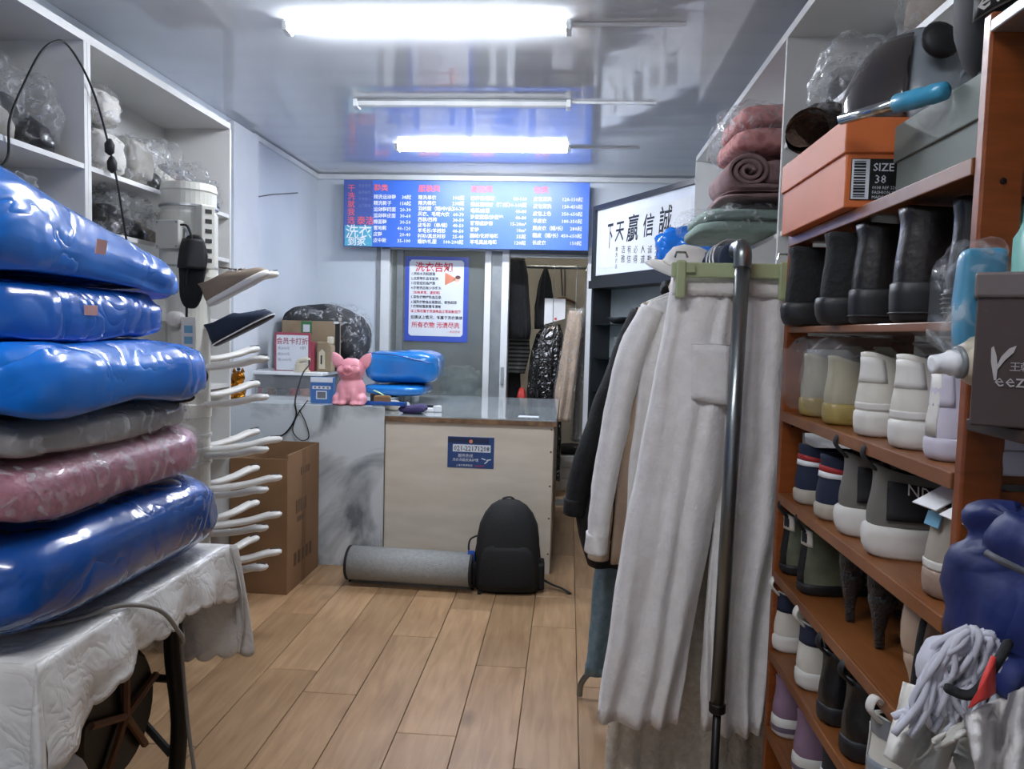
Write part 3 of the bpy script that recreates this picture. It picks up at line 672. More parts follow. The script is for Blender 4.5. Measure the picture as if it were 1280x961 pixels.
t = thing('backpack', 'black backpack with a blue tag standing against the counter', 'backpack', (-.295, 4.075, 0), .05)
t.scale = (1.0, 1.0, .94)
def ring_bp(z, w, d, yc, n=36, e=.62):
    r = []
    for k in range(n):
        u = 2*PI*k/n; c, s = math.cos(u), math.sin(u)
        r.append((w*math.copysign(abs(c)**e, c)+.006*noise.noise(Vector((z*9, k*.2, 3))), yc+d*math.copysign(abs(s)**e, s)+.008*noise.noise(Vector((k*.25, z*8, 1))), z))
    return r
prof = [(.012, .150, .075, 0), (.0, .165, .085, 0), (.03, .178, .098, -.004), (.10, .180, .105, -.006), (.20, .174, .102, -.002), (.30, .170, .094, .006), (.38, .158, .082, .016), (.44, .134, .066, .026), (.485, .100, .048, .034), (.51, .062, .030, .04), (.52, .022, .014, .042)]
prof[0] = (0.0, .15, .075, 0); prof[1] = (.008, .168, .088, 0)
MB().loft([ring_bp(*p) for p in prof]).build('main_body', 'pack_black', t, smooth=True)
prof = [(.02, .145, .02, -.092), (.06, .155, .024, -.095), (.18, .15, .026, -.092), (.25, .132, .02, -.084), (.28, .10, .010, -.078)]
MB().loft([ring_bp(*p) for p in prof]).build('front_pocket', 'pack_black', t, smooth=True)
MB().tube([(.176*math.cos(a)*(1-.1*math.sin(a)), -.03+.06*max(0, math.sin(a)), .20+.305*math.sin(a)) for a in [PI*k/24 for k in range(25)]], .0045, 6).build('zip', 'strap_black', t, smooth=True)
MB().tube(spline([(-.04, .03, .505), (-.03, .04, .526), (.01, .045, .530), (.035, .04, .510)], 6), .007, 8, flat=.5).build('handle', 'strap_black', t, smooth=True)
for s in (-1, 1):
    MB().loft([ring_bp(z, .02, .06, .0) for z in (.02, .05, .15, .17)], M=Matrix.Translation((s*.182, 0, 0))).build('side_pocket', 'pack_black', t, smooth=True)
MB().tube(spline([(.17, .05, .06), (.24, .02, .03), (.30, -.02, .02), (.345, -.06, .006)], 6), .012, 8, flat=.35).build('strap', 'strap_black', t, smooth=True)
MB().tube(spline([(-.15, .06, .30), (-.21, .05, .27), (-.215, .03, .2), (-.19, .02, .13)], 6), .011, 8, flat=.4).build('strap', 'strap_black', t, smooth=True)
MB().box(-.215, -.178, -.055, -.045, .175, .235).build('hang_tag', 'tag_blue', t, bevel=.002)
MB().box(-.155, -.135, -.11, -.10, -.0, .02).build('strap_end', 'strap_black', t)
# ================================================================ things on the counter
def rect(px0, py0, px1, py1, y): a = atY(px0, py0, y); b = atY(px1, py1, y); return a.x, b.x, min(a.z, b.z), max(a.z, b.z)
# pink pig figurine
pz = MT
p = atZ(438, 506, pz); PY = 4.42
t = thing('pig_figurine', 'pink smiling pig figurine sitting on the marble counter edge', 'figurine', (atY(439, 500, PY).x, PY, pz))
s = 1.0
m = MB()
m.ell((0, .0, .085), (.088, .075, .092)); m.ell((0, .005, .05), (.085, .08, .05))
m.ell((0, -.005, .205), (.082, .072, .075)); m.ell((0, -.02, .19), (.075, .06, .05))
for sx in (-1, 1):
    m.ell((sx*.035, -.06, .05), (.022, .024, .055)); m.ell((sx*.035, -.075, .012), (.026, .028, .013))
    m.ell((sx*.075, -.03, .035), (.028, .05, .034)); m.ell((sx*.075, -.065, .012), (.024, .026, .012))
    m.ell((sx*.045, -.062, .205), (.028, .02, .022))
m.ell((0, -.075, .215), (.028, .02, .019))
o = m.build('body', 'pig', t, smooth=True)
d = o.modifiers.new('blend', 'REMESH'); d.mode = 'VOXEL'; d.voxel_size = .006; d.use_smooth_shade = True
d = o.modifiers.new('smooth', 'SMOOTH'); d.iterations = 6; d.factor = .6
for sx in (-1, 1):
    M = Matrix.Translation((sx*.078, .0, .25)) @ Matrix.Rotation(sx*.55, 4, 'Y')
    MB().loft([[(.036*wd*math.cos(2*PI*k/12), .010*math.sin(2*PI*k/12)-cu, h) for k in range(12)] for h, wd, cu in ((-.035, .7, 0), (0, 1.0, .004), (.03, .85, .004), (.055, .45, 0), (.068, .08, -.004))], M=M).build('ear', 'pig', t, smooth=True)
    MB().tube(spline([(sx*.02, -.083, .232), (sx*.038, -.08, .24), (sx*.056, -.068, .232)], 4), .0022, 6).build('closed_eye', 'pig_dark', t)
    MB().ell((sx*.010, -.0945, .217), (.004, .003, .006), 8).build('nostril', 'pig_dark', t)
MB().tube(spline([(-.03, -.078, .192), (-.015, -.086, .180), (.0, -.088, .177), (.015, -.086, .180), (.03, -.078, .192)], 4), .003, 6).build('mouth', 'pig_dark', t)
# blue phone box (printed square left blank)
t = thing('card_box', 'small blue and white printed box beside the pink pig', 'box', (atY(402, 500, 4.45).x, 4.45, MT))
x0, x1, z0, z1 = rect(388, 503, 416, 472, 4.43)
z0 = MT
box('carton', 'box_blue', x0, x1, 4.43, 4.48, z0, z1, t, .002)
box('header', 'paper', x0, x1, 4.4285, 4.43, z1-.03, z1, t)
box('strip', 'paper', x0+.012, x1-.012, 4.4285, 4.43, z1-.07, z1-.052, t)
for k in range(4): box('icon', 'paint_grey', x0+.022+.026*k, x0+.034+.026*k, 4.4275, 4.4285, z1-.066, z1-.056, t)
box('panel', 'paper', x0+.035, x1-.035, 4.4285, 4.43, z0+.025, z0+.075, t)
box('panel_inner', 'paint_grey', x0+.042, x1-.042, 4.4275, 4.4285, z0+.031, z0+.069, t)
# clear acrylic box with white lid tray
AY0, AY1 = 4.85, 5.25
x0, x1, z0, z1 = rect(305, 500, 402, 470, AY0); z0 = MT
t = thing('storage_box', 'clear plastic storage box with flat white lid on the counter', 'box', ((x0+x1)/2, 5.05, MT))
m = MB()
for a in ((x0, x1, AY0, AY0+.004), (x0, x1, AY1-.004, AY1), (x0, x0+.004, AY0, AY1), (x1-.004, x1, AY0, AY1)): m.box(*a, MT, z1)
m.build('walls', 'clear_box', t, world=True)
box('lid', 'white_frame', x0-.05, x1+.01, AY0-.02, AY1, z1, z1+.022, t, .006)
LZ = z1+.022
rn = random.Random(7)
for k in range(6):
    xx = x0+.06+(x1-x0-.12)*k/5; c = ['red', 'cardboard', 'dark_mesh', 'red', 'orange_print', 'dark_mesh'][k]
    nm = ['thread_spool', 'sponge', 'charger', 'cloth_roll', 'shoe_brush', 'scanner'][k]
    lb = ['red thread spool inside the clear storage box', 'brown sponge inside the clear storage box', 'black charger inside the clear storage box', 'red cloth roll inside the clear storage box', 'orange brush inside the clear storage box', 'dark scanner inside the clear storage box'][k]
    M = Matrix.Translation((xx, 4.93+.02*(k % 2), MT))
    tag(MB().lathe([(.004, 0), (.03, 0), (.032, .006), (.026, .012), (.026, .03), (.032, .036), (.03, .042), (.004, .042)], 14, M=M).build(nm, c, smooth=False), lb, nm.split('_')[-1])
# gold cat-like figurine at the left end
q = atY(298, 503, 4.50); t = thing('gold_figurine', 'shiny golden lucky figurine at the end of the marble counter', 'figurine', (q.x, 4.50, MT))
m = MB(); m.ell((0, 0, .06), (.048, .04, .062)); m.ell((0, -.006, .135), (.042, .036, .04)); m.ell((-.05, -.02, .085), (.016, .018, .05)); m.ell((.03, -.03, .02), (.026, .03, .02)); m.ell((-.03, -.03, .02), (.026, .03, .02))
o = m.build('body', 'gold', t, smooth=True); d = o.modifiers.new('blend', 'REMESH'); d.mode = 'VOXEL'; d.voxel_size = .005; d.use_smooth_shade = True
for sx in (-1, 1): MB().lathe([(.014, 0), (.008, .018), (.001, .03)], 10, (sx*.026, 0, .165)).build('ear', 'gold', t, smooth=True)
MB().ell((0, 0, .185), (.012, .012, .012), 10).build('knob', 'black_rubber', t, smooth=True)
# member card sign, kraft box, cream steamer, black fur coat bag on the lid
SY = 4.93
x0, x1, z0, z1 = rect(343, 462, 388, 416, SY); z0 = LZ
t = thing('tent_sign', 'red framed table sign about membership discount on white lid', 'sign', ((x0+x1)/2, SY, LZ))
box('frame', 'sign_red', x0, x1, SY, SY+.012, z0, z1, t, .002)
box('face', 'paper', x0+.014, x1-.014, SY-.002, SY, z0+.006, z1-.018, t)
text_mb('会员卡打折', .047, plane_M(((x0+x1)/2, SY-.003, z1-.075), (1, 0, 0), (0, 0, 1)), 'CENTER', fat=.0006, xs=.92).build('lettering', 'sign_red', t, world=True)
mb = MB()
for k in range(3): text_mb(['充300元', '充500元', '充1000元'][k], .024, plane_M((x0+.022, SY-.003, z1-.115-.038*k), (1, 0, 0), (0, 0, 1)), mb=mb)
text_mb('9折', .028, plane_M((x1-.07, SY-.003, z1-.112), (1, 0, 0), (0, 0, 1)), mb=mb)
mb.build('lettering', 'paint_grey', t, world=True)
box('back_leg', 'sign_red', x0+.02, x1+.02, SY+.012, SY+.05, z0, z1-.06, t)
x0, x1, z0, z1 = rect(352, 462, 424, 402, 5.06); z0 = LZ
t = thing('kraft_carton', 'open kraft carton with green sticker behind the discount sign', 'box', ((x0+x1)/2, 5.1, LZ))
box('carton', 'kraft', x0, x1-.03, 5.06, 5.20, z0, z1, t, .002)
box('flap', 'dark_mesh', x1-.03, x1, 5.07, 5.08, z0-.02 if False else z0, z1-.01, t)
box('corner_tape', 'paper', x1-.035, x1-.005, 5.055, 5.06, z1-.015, z1, t)
box('sticker', 'tag_green', x0+.135, x0+.21, 5.057, 5.06, z1-.095, z1-.002, t)
box('sticker_square', 'paper', x0+.15, x0+.196, 5.055, 5.057, z1-.075, z1-.025, t)
q = atY(407, 440, 5.0); t = thing('steamer', 'beige plastic handheld machine beside the discount sign', 'appliance', (q.x, 5.0, LZ))
m = MB().prism([(-.05, 0), (.055, 0), (.055, .17), (.03, .20), (-.05, .20)], -.04, .04, M=Matrix.Rotation(PI/2, 4, 'X')); m.build('body', 'kraft', t, bevel=.01)
m = MB().prism([(-.03, .02), (.01, .02), (.01, .13), (-.01, .15), (-.03, .13)], .04, .047, M=Matrix.Rotation(PI/2, 4, 'X')); m.build('panel', 'cream_plastic', t)
box('slot', 'slot', -.018, -.008, -.05, -.046, .05, .11, t, world=False)
box('handle', 'cream_plastic', .02, .05, -.035, .03, .185, .235, t, .008, world=False)
q = atY(377, 452, 4.88); t = thing('plug_adapter', 'cream plug adapter with black flex in front of the sign', 'adapter', (q.x, 4.885, LZ))
MB().lathe([(.004, 0), (.055, 0), (.055, .008), (.045, .012), (.044, .05), (.038, .056), (.004, .056)], 24).build('base', 'cream_plastic', t)
MB().tube(spline([(-.03, 0, .055), (-.01, 0, .072), (.03, -.01, .08), (.055, -.02, .078)], 4), .016, 10).build('plug', 'cream_plastic', t, smooth=True)
a = wmat(t) @ Vector((.055, -.02, .078))
pts = [a, a+Vector((.02, -.06, -.03)), atY(378, 468, 4.5), atY(369, 500, 4.33), atY(370, 520, 4.315), atY(358, 540, 4.315), atY(338, 552, 4.30)]
MB().tube(spline(pts, 8), .005, 6).build('flex', 'black_rubber', t, smooth=True, world=True)
pts = [atY(385, 500, 4.325), atY(372, 518, 4.318), atY(366, 538, 4.318), atY(376, 550, 4.318), atY(386, 546, 4.318), atY(382, 528, 4.318), atY(374, 512, 4.318)]
tag(MB().tube(spline(pts, 8), .003, 6).build('thin_cable', 'black_rubber', smooth=True), 'thin black cable looped over the marble panel', 'cable')
# wrapped black coat behind
x0, x1, z0, z1 = rect(352, 440, 452, 383, 5.35)
t = thing('wrapped_coat', 'folded black coat in clear plastic behind the kraft carton', 'coat', ((x0+x1)/2, 5.5, MT))
box('support_carton', 'cardboard_dark', x0+.04, x1-.08, 5.3, 5.7, MT, LZ-.0, t)
pillow(x0, x1-.08, 5.26, 5.72, LZ+.18, z1+.0, 4.4, amp=.02, e=.4, ez=.7, crease=.01).build('folded_coat', 'black_cloth', t, smooth=True, world=True)
pillow(x0+.14, x1, 5.24, 5.70, LZ, z1-.04, 5.4, amp=.035, fs=7, e=.5, ez=.7, crease=.02).build('sleeve_bundle', 'black_cloth', t, smooth=True, world=True)
pillow(x0-.01, x1+.02, 5.22, 5.74, LZ, z1+.012, 5.4, amp=.04, fs=6, e=.5, ez=.7, crease=.01).build('plastic_film', 'film', t, smooth=True, world=True)
# two blue storage bags
x0, x1, z0, z1 = rect(452, 485, 546, 440, 5.1); z0 = CH
t = thing('storage_bag', 'large blue quilt bag with dark piping lying by the window', 'bag', ((x0+x1)/2, 5.25, MT+.078))
pillow(x0+.01, x1, 5.06, 5.55, MT+.078, z1+.005, 3.3, amp=.01, e=.4, ez=.55).build('stuffed_body', 'cyan_bag', t, smooth=True, world=True)
MB().tube(spline([(x0+.04, 5.09, z1-.02), ((x0+x1)/2, 5.05, z1-.03), (x1-.05, 5.08, z1-.075), (x1-.01, 5.2, z1-.09)], 8), .005, 6).build('piping', 'navy_bag', t, smooth=True, world=True)
x0, x1, z0, z1 = rect(452, 494, 530, 477, 5.02)
t = thing('storage_bag', 'flat blue bag squeezed under the large quilt bag', 'bag', ((x0+x1)/2, 5.2, MT))
pillow(x0, x1, 4.98, 5.5, MT, MT+.085, 8.3, amp=.008, e=.45, ez=.6, zlim=(MT, MT+.078)).build('stuffed_body', 'cyan_bag', t, smooth=True, world=True)
# clutter in front of the bags
def clut(nm, m, px, py, y, dims, lab, cat, rz=0.0, h=0.0):
    q = atY(px, py, y); a, b, c = dims
    o = MB().box(-a/2, a/2, -b/2, b/2, 0, c).build(nm, m, bevel=min(a, b, c)*.2)
    if q.x-a/2 < -1.135 and h == 0: h = .046
    o.location = (q.x, y, CH+h); o.rotation_euler = (0, 0, rz); return tag(o, lab, cat)
clut('cloth_strip', 'navy_bag', 480, 506, 4.44, (.27, .05, .022), 'dark blue folded strip at the counter edge beside the pig', 'cloth', -.05)
clut('brown_carton', 'cardboard', 478, 500, 4.52, (.10, .05, .05), 'little brown carton among the clutter beside the pig', 'box', .1)
clut('tape_pack', 'cream_plastic', 489, 500, 4.60, (.10, .06, .06), 'pale packet behind the little brown carton', 'packet', -.2)
clut('battery_box', 'paper', 503, 500, 4.62, (.09, .05, .05), 'white packet behind the purple cloth', 'packet', .3)
clut('stapler', 'paint_black', 466, 497, 4.55, (.03, .03, .06), 'small dark bottle cap next to the pig foot', 'cap', .2)
clut('tape_case', 'green_bit', 528, 500, 4.64, (.06, .04, .03), 'small green case on the counter behind the scissors', 'case', .2)
clut('marker_pack', 'black_rubber', 534, 498, 4.72, (.12, .06, .03), 'black flat pouch on the counter behind the green case', 'pouch', -.1)
o = clut('card_holder', 'paint_white', 535, 505, 4.58, (.07, .03, .025), 'white clip lying on the counter beside the green case', 'clip', .1)
o = clut('tape_dispenser', 'paint_white', 547, 502, 4.58, (.05, .03, .04), 'white tape dispenser lying at the end of the clutter', 'dispenser', .5)
q = atY(515, 505, 4.46); tag(pillow(q.x-.085, q.x+.085, 4.42, 4.54, CH, CH+.055, 6.6, amp=.015, fs=9, crease=.01, floor=CH).build('purple_cloth', 'purple', smooth=True), 'crumpled purple cloth on the counter edge', 'cloth')
q = atY(477, 490, 4.66); o = MB().tube(spline([(q.x-.05, 4.66, CH+.115), (q.x, 4.65, CH+.095), (q.x+.05, 4.64, CH+.062)], 4), .009, 8, flat=.5).build('green_clip', 'lime_bit', smooth=True); tag(o, 'light green plastic hook lying on top of the counter clutter', 'hook')
q = atY(660, 519, 4.42); box_o = MB().box(-.06, .06, -.04, .04, 0, .001).build('counter_sticker', 'paper'); box_o.location = (q.x, 4.5, CH+.0005); tag(box_o, 'pale label lying flat at the bare end of the counter', 'label')

# ================================================================ contents of the left shelving
def wrapped_shoe(label, m, y, z, L=.24, w=.10, h=.11, seed=0, rz=0.0, group=None, film='film', x=-1.90):
    """A shoe shape inside a crinkled clear bag."""
    t = thing('wrapped_shoe', label, 'wrapped shoe', (x, y, z), rz, group)
    lv = []
    for (zz, xb, xf, ww) in ((0, -.5, .5, .9), (.22, -.52, .52, 1.0), (.45, -.5, .42, .95), (.7, -.47, .12, .8), (.95, -.46, -.05, .7), (1.0, -.40, -.12, .5)):
        r = []
        for k in range(20):
            u = 2*PI*k/20; c, s_ = math.cos(u), math.sin(u)
            r.append((((xb+xf)/2 + (xf-xb)/2*math.copysign(abs(c)**.7, c))*L, w/2*ww*math.copysign(abs(s_)**.7, s_), zz*h))
        lv.append(r)
    MB().loft(lv).build('shoe', m, t, smooth=True)
    pillow(-L*.58, L*.58, -w*.68, w*.68, 0, h*1.35, seed, amp=.024, fs=13, e=.6, ez=.6, crease=.02, nu=48, nv=24, floor=0).build('plastic_film', film, t, smooth=True)
    return t
g = None
def rollpack(label, m, y, z, r, seed, L=.30):
    t = thing('wrapped_bundle', label, 'wrapped bundle', (-1.905, y, z))
    pillow(-L/2, L/2, -r, r, 0, 2*r, seed, amp=.010, fs=9, e=.4, ez=.55, crease=.012, nu=48, nv=24, zlim=(0, 2*r)).build('bundle', m, t, smooth=True)
    pillow(-L/2-.012, L/2+.012, -r-.012, r+.012, 0, 2*r+.012, seed+1, amp=.02, fs=12, e=.5, ez=.55, crease=.016, nu=48, nv=24, floor=0).build('plastic_film', 'film', t, smooth=True)
S1, S2 = 1.966, 1.741
rollpack('wide white wrapped bundle lying lowest in the far shelf bay', 'white_cloth', 2.86, S1, .085, 1)
rollpack('white wrapped bundle lying on top of another white bundle', 'white_cloth', 2.84, S1+.178, .07, 2)
rollpack('silver grey wrapped bundle beside the stacked white bundles', 'grey_cloth', 3.06, S1, .095, 3)
wrapped_shoe('black and white wrapped shoe next to the silver bundle', 'black_leather', 3.22, S1, seed=4, h=.17)
wrapped_shoe('clear wrapped pale shoe beside the black and white one', 'white_leather', 3.36, S1, seed=5, h=.19)
wrapped_shoe('bright blue wrapped shoe next to the pink one on the shelf', 'blue_bag2', 3.50, S1, seed=6, h=.12)
wrapped_shoe('dusty pink wrapped shoe between the blue and navy ones', 'tan_sole', 3.63, S1, seed=7, h=.16)
wrapped_shoe('navy wrapped shoe at the far end of the shelf', 'navy_cloth', 3.75, S1, seed=8, h=.12)
wrapped_shoe('dark wrapped boots with a pink tag on the lower shelf', 'brown_leather', 2.92, S2, seed=9, h=.15)
wrapped_shoe('black wrapped shoe with white strap on the lower shelf', 'black_leather', 3.08, S2, seed=10, h=.15)
wrapped_shoe('brown grey wrapped shoe beside the column on the lower shelf', 'taupe', 3.26, S2, seed=11, h=.11)
wrapped_shoe('large black wrapped shoes below the dangling black cable', 'black_leather', 2.50, S1, L=.25, w=.14, seed=12, h=.20)
wrapped_shoe('grey wrapped shoe beside the large black wrapped shoes', 'grey_cloth', 2.32, S1, seed=13, h=.21, w=.12)
wrapped_shoe('small pale wrapped shoe in the bay nearest the blue bags', 'grey_quilt', 2.40, S2, seed=14, h=.11)
t = thing('white_carton', 'plain white carton on the lower shelf behind the blue bag', 'box', (-1.89, 2.24, S2))
box('carton', 'white_frame', -.13, .14, -.14, .14, 0, .075, t, .002, world=False); box('lid', 'white_frame', -.132, .142, -.142, .142, .06, .082, t, .002, world=False)
# dangling black cable with two plugs
P = [atX(-6, 215, -1.76), atX(10, 195, -1.75), atX(12, 150, -1.74), atX(30, 105, -1.74), atX(52, 64, -1.735), atX(72, 51, -1.735), atX(86, 58, -1.735), atX(106, 90, -1.735), atX(122, 130, -1.735), atX(135, 178, -1.735), atX(146, 225, -1.735), atX(152, 262, -1.735), atX(158, 300, -1.735)]
t = thing('dangling_cable', 'black power cable draped over the top of the white shelving', 'cable', (-1.75, 2.66, 2.0))
MB().tube(spline(P, 8), .004, 6).build('flex', 'black_rubber', t, smooth=True, world=True)
for px, py in ((137, 184), (140, 206)):
    q = atX(px, py, -1.735); MB().lathe([(.003, -.03), (.016, -.02), (.018, .01), (.008, .03), (.003, .032)], 10, q).build('plug', 'black_rubber', t, smooth=True, world=True)
# wall cable on the left wall
P = [atX(372, 241, XL+.006), atX(340, 243, XL+.006), atX(316, 247, XL+.006), atX(315, 290, XL+.006), atX(316, 330, XL+.006), atX(317, 385, XL+.006)]
tag(MB().tube(P, .004, 6).build('wall_cable', 'paint_grey'), 'thin grey cable running along the left wall panel', 'cable')
# ================================================================ wooden shoe rack
RX0, RX1, RY0, RY1 = .45, .71, .90, 1.64
TZS = [.06, .232, .40, .572, .74, .912, 1.08, 1.252, 1.428, 1.612]
T = dict(zip(range(10, 0, -1), TZS))
t = thing('shoe_rack', 'brown wooden shoe rack full of shoes beside the clothes rail', 'rack', (.58, 1.27, 0))
pw, pd = .046, .018
for xx, yy, zt in ((RX0, RY1-pd, 1.628), (RX1-pw, RY1-pd, 1.628), (RX0, RY0-pd/2, 1.765), (RX1-pw, RY0-pd/2, 1.765)):
    p = box('post', 'rack_wood', xx, xx+pw, yy, yy+pd, 0, zt, t, .003)
    for z in TZS[1:]: MB().lathe([(.001, 0), (.0035, 0), (.0035, .0015), (.001, .002)], 8, M=Matrix.Translation((xx+pw/2, yy, z-.03)) @ Matrix.Rotation(PI/2, 4, 'X')).build('screw', 'dark_steel', p, world=True)
for z in TZS:
    yy1 = RY1-pd-.001 if z < 1.6 else RY1
    sh = box('shelf', 'rack_shelf', RX0+.004, RX1-.004, RY0+pd/2+.001, RY1-pd-.001, z-.012, z, t, .0015)
    box('front_lip', 'rack_shelf', RX0-.002, RX0+.006, RY0+pd/2+.001, RY1-pd-.001, z-.020, z, t, .0015) if z > 1.6 or z < 1.3 else None
    for yy in (RY0-pd/2, RY1-pd): box('cross_bar', 'rack_wood', RX0+pw, RX1-pw, yy+.006, yy+pd-.006, z-.045, z-.018, t)
# second bay towards the camera, its shadow put into a darker shelf colour
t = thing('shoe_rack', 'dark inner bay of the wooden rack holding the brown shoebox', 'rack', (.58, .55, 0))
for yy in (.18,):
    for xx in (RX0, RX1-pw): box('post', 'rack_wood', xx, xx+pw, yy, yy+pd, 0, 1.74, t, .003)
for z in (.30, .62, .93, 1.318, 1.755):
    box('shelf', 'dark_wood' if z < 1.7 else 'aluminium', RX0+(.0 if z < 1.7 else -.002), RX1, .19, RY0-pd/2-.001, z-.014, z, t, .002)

# ---------------------------------------------------------------- shoes
FW = [(0, .37), (.15, .41), (.4, .40), (.7, .50), (.88, .46), (1, .40)]
def fw(s):
    s = max(0, min(1, s))
    for (a, b), (c, d) in zip(FW[:-1], FW[1:]):
        if s <= c: return b+(d-b)*(s-a)/(c-a)
    return FW[-1][1]
class Shoe:
    def __init__(s, L, W, lv): s.L, s.W, s.lv = L, W, lv          # lv: (z, xb, xf, wscale) in fractions of L for x
    def at(s, z):
        lv = s.lv
        if z <= lv[0][0]: return lv[0][1:]
        for a, b in zip(lv[:-1], lv[1:]):
            if z <= b[0]:
                k = (z-a[0])/(b[0]-a[0]+1e-9); return tuple(a[i]*(1-k)+b[i]*k for i in (1, 2, 3))
        return lv[-1][1:]
    def pt(s, z, u, off=0.0, raise_=0.0):
        xb, xf, ws = s.at(z); c, sn = math.cos(u), math.sin(u)
        x = ((xb+xf)/2 - (xf-xb)/2*math.copysign(abs(c)**.78, c))*s.L
        y = s.W*fw(x/s.L)*ws*math.copysign(abs(sn)**.62, sn)
        x += -off*c; y += off*sn
        return (x, y, z+raise_*max(0, 1-max(0, x)/(.22*s.L))**1.5)
    def ring(s, z, n=36, off=0.0, raise_=0.0): return [s.pt(z, 2*PI*k/n, off, raise_) for k in range(n)]
    def half(s, x, z):
        best = 0
        for k in range(0, 91):
            p = s.pt(z, PI*k/90)
            if abs(p[0]-x) < .006: best = max(best, abs(p[1]))
        return best or s.W*.4
def shoe(name, label, group, loc, rz, L=.265, W=.098, sole=.032, h=.115, upper='white_leather', solem='white_sole', lining='grey_mesh', tongue=True, laces='paint_white',
         patch=None, tab=None, band=None, taper=.25, boot=False, midline=None, loop=None, flare=0.0, side=None, ribs=0, film=False, collar=None, tie=None, tags=False, welt=None):
    t = thing(name, label, 'boot' if boot else 'shoe', loc, rz, group)
    # sole
    so = Shoe(L, W, [(0, .02+.01, .965, .93), (.004, .006, .985, .98), (sole*.5, -.008-flare, .995, 1.04), (sole, -.003-flare*.6, .985, 1.02)])
    m = MB().loft([so.ring(z) for z in (0, .004, sole*.35, sole*.7, sole-.003)] + [so.ring(sole, off=-.003)])
    m.build('sole', solem, t, smooth=False if False else True)
    if welt: MB().loft([so.ring(sole*.30, off=.0012), so.ring(sole*.45, off=.0014), so.ring(sole*.58, off=.0012)], cap0=False, cap1=False).build('sole_stripe', welt, t, smooth=True)
    for k in range(ribs):
        z = sole*(.2+.7*k/max(1, ribs)); MB().loft([so.ring(z, off=.0005), so.ring(z+.0016, off=.003), so.ring(z+.0032, off=.0005)], cap0=False, cap1=False).build('sole_rib', solem, t, smooth=True)
    # upper
    a = h-sole
    if boot: lv = [(sole, .01, .965, .95), (sole+.02, .012, .95, .95), (sole+.042, .02, .86, .93), (sole+.06, .03, .70, .88), (sole+.085, .035, .60, .86), (sole+a*.85, .03, .58, .88), (h, .02, .60, .92)]
    else: lv = [(sole, .008, .97, .99), (sole+a*.15, .004, .96, 1.0), (sole+a*.32, .008, .91, .98), (sole+a*.5, .018, .80, .93), (sole+a*.68, .028, .66, .87), (sole+a*.85, .030, .55, .82), (h, .022, .50, .80)]
    up = Shoe(L, W, lv); rz_ = .014 if not boot else .004
    zs_ = [lv[0][0]+(h-lv[0][0])*k/11 for k in range(12)]
    def rr(z): return rz_*sstep(sole+a*.5, h, z)
    m = MB().loft([up.ring(z, raise_=rr(z)) for z in zs_] + [up.ring(h, off=-.004, raise_=rz_+.003), up.ring(h, off=-.010, raise_=rz_+.0)], cap0=False, cap1=False)
    m.build('upper', upper, t, smooth=True)
    MB().loft([up.ring(h, off=-.009, raise_=rz_), up.ring(h-a*.35, off=-.012), up.ring(sole+a*.2, off=-.014)], cap0=False, cap1=True).build('lining', lining, t, smooth=True)
    if collar: MB().loft([up.ring(h-.022, off=.0012, raise_=rr(h-.022)), up.ring(h-.010, off=.003, raise_=rr(h-.01)), up.ring(h, off=.001, raise_=rz_+.001)], cap0=False, cap1=False).build('collar', collar, t, smooth=True)
    def patch_mb(z0, z1, ang, off, n=10, nz=4):
        mm = MB(); return mm.grid(n, nz, lambda u, v: up.pt(z0+(z1-z0)*v, -ang+2*ang*u, off, rr(z0+(z1-z0)*v)))
    if patch:
        for (z0, z1, ang, off, pm) in patch: patch_mb(sole+a*z0, sole+a*z1, ang, off*.4).build('heel_patch', pm, t, smooth=True, solid=.0012)
    if midline: patch_mb(sole, h-.004, .16, .0008).build('heel_strip', midline, t, smooth=True, solid=.0012)
    if band:
        for (z0, z1, bm) in band: patch_mb(sole+a*z0, sole+a*z1, 1.15, .0016, 18, 2).build('heel_band', bm, t, smooth=True, solid=.0012)
    if tab: MB().tube(spline([(.045*L-.004, 0, h-.01+rz_), (-.012, 0, h+.012+rz_), (-.004, 0, h+.028+rz_), (.012, 0, h+.014+rz_), (.03, 0, h-.012+rz_)], 5), .008, 8, flat=.35).build('pull_tab', tab, t, smooth=True)
    if loop: MB().tube(spline([(.02, -.008, h), (.005, -.004, h+.03), (.0, 0, h+.045), (.005, .004, h+.03), (.02, .008, h)], 5), .0035, 6).build('pull_loop', loop, t, smooth=True)
    def zsurf(x):                              # instep height at x
        for q in range(60):
            z = h-(h-sole)*q/59
            if up.at(z)[1]*L >= x: return z
        return sole
    if tongue and not boot:
        MB().grid(5, 6, lambda u, v: ((.42+.26*v)*L, (u-.5)*.042*(1.1-.3*v), zsurf((.42+.26*v)*L)+.006+.022*(1-v)**2)).build('tongue', upper if collar is None else collar, t, smooth=True, solid=.004)
        if laces:
            for k in range(4):
                x = (.50+.065*k)*L; z = zsurf(x)+.009
                MB().tube([(x, -.024, z-.006), (x, -.012, z+.001), (x+.003, .012, z+.001), (x, .024, z-.006)], .0028, 6, flat=.6).build('lace', laces, t)
    if side:                                   # lettering and panel on the flank
        pm, tm, txt = side
        def onside(x, z, off, sgn): return (x, sgn*(up.half(x, z)+off), z)
        for sgn in (-1, 1):
            MB().grid(14, 5, lambda u, v: onside((.06+.50*u)*L, sole+a*(.14+.76*v*(1-.30*u)), .0016, sgn)).build('side_panel', pm, t, smooth=True, solid=.001)
            mb = text_mb(txt, .024, Matrix.Identity(4), xs=1.0)
            mm = MB(); mm.add([onside(((p[0]+.040) if sgn < 0 else (.135-p[0])), sole+a*.66+p[1]-p[0]*.22, .0035, sgn) for p in mb.v], mb.f)
            mm.build('lettering', tm, t)
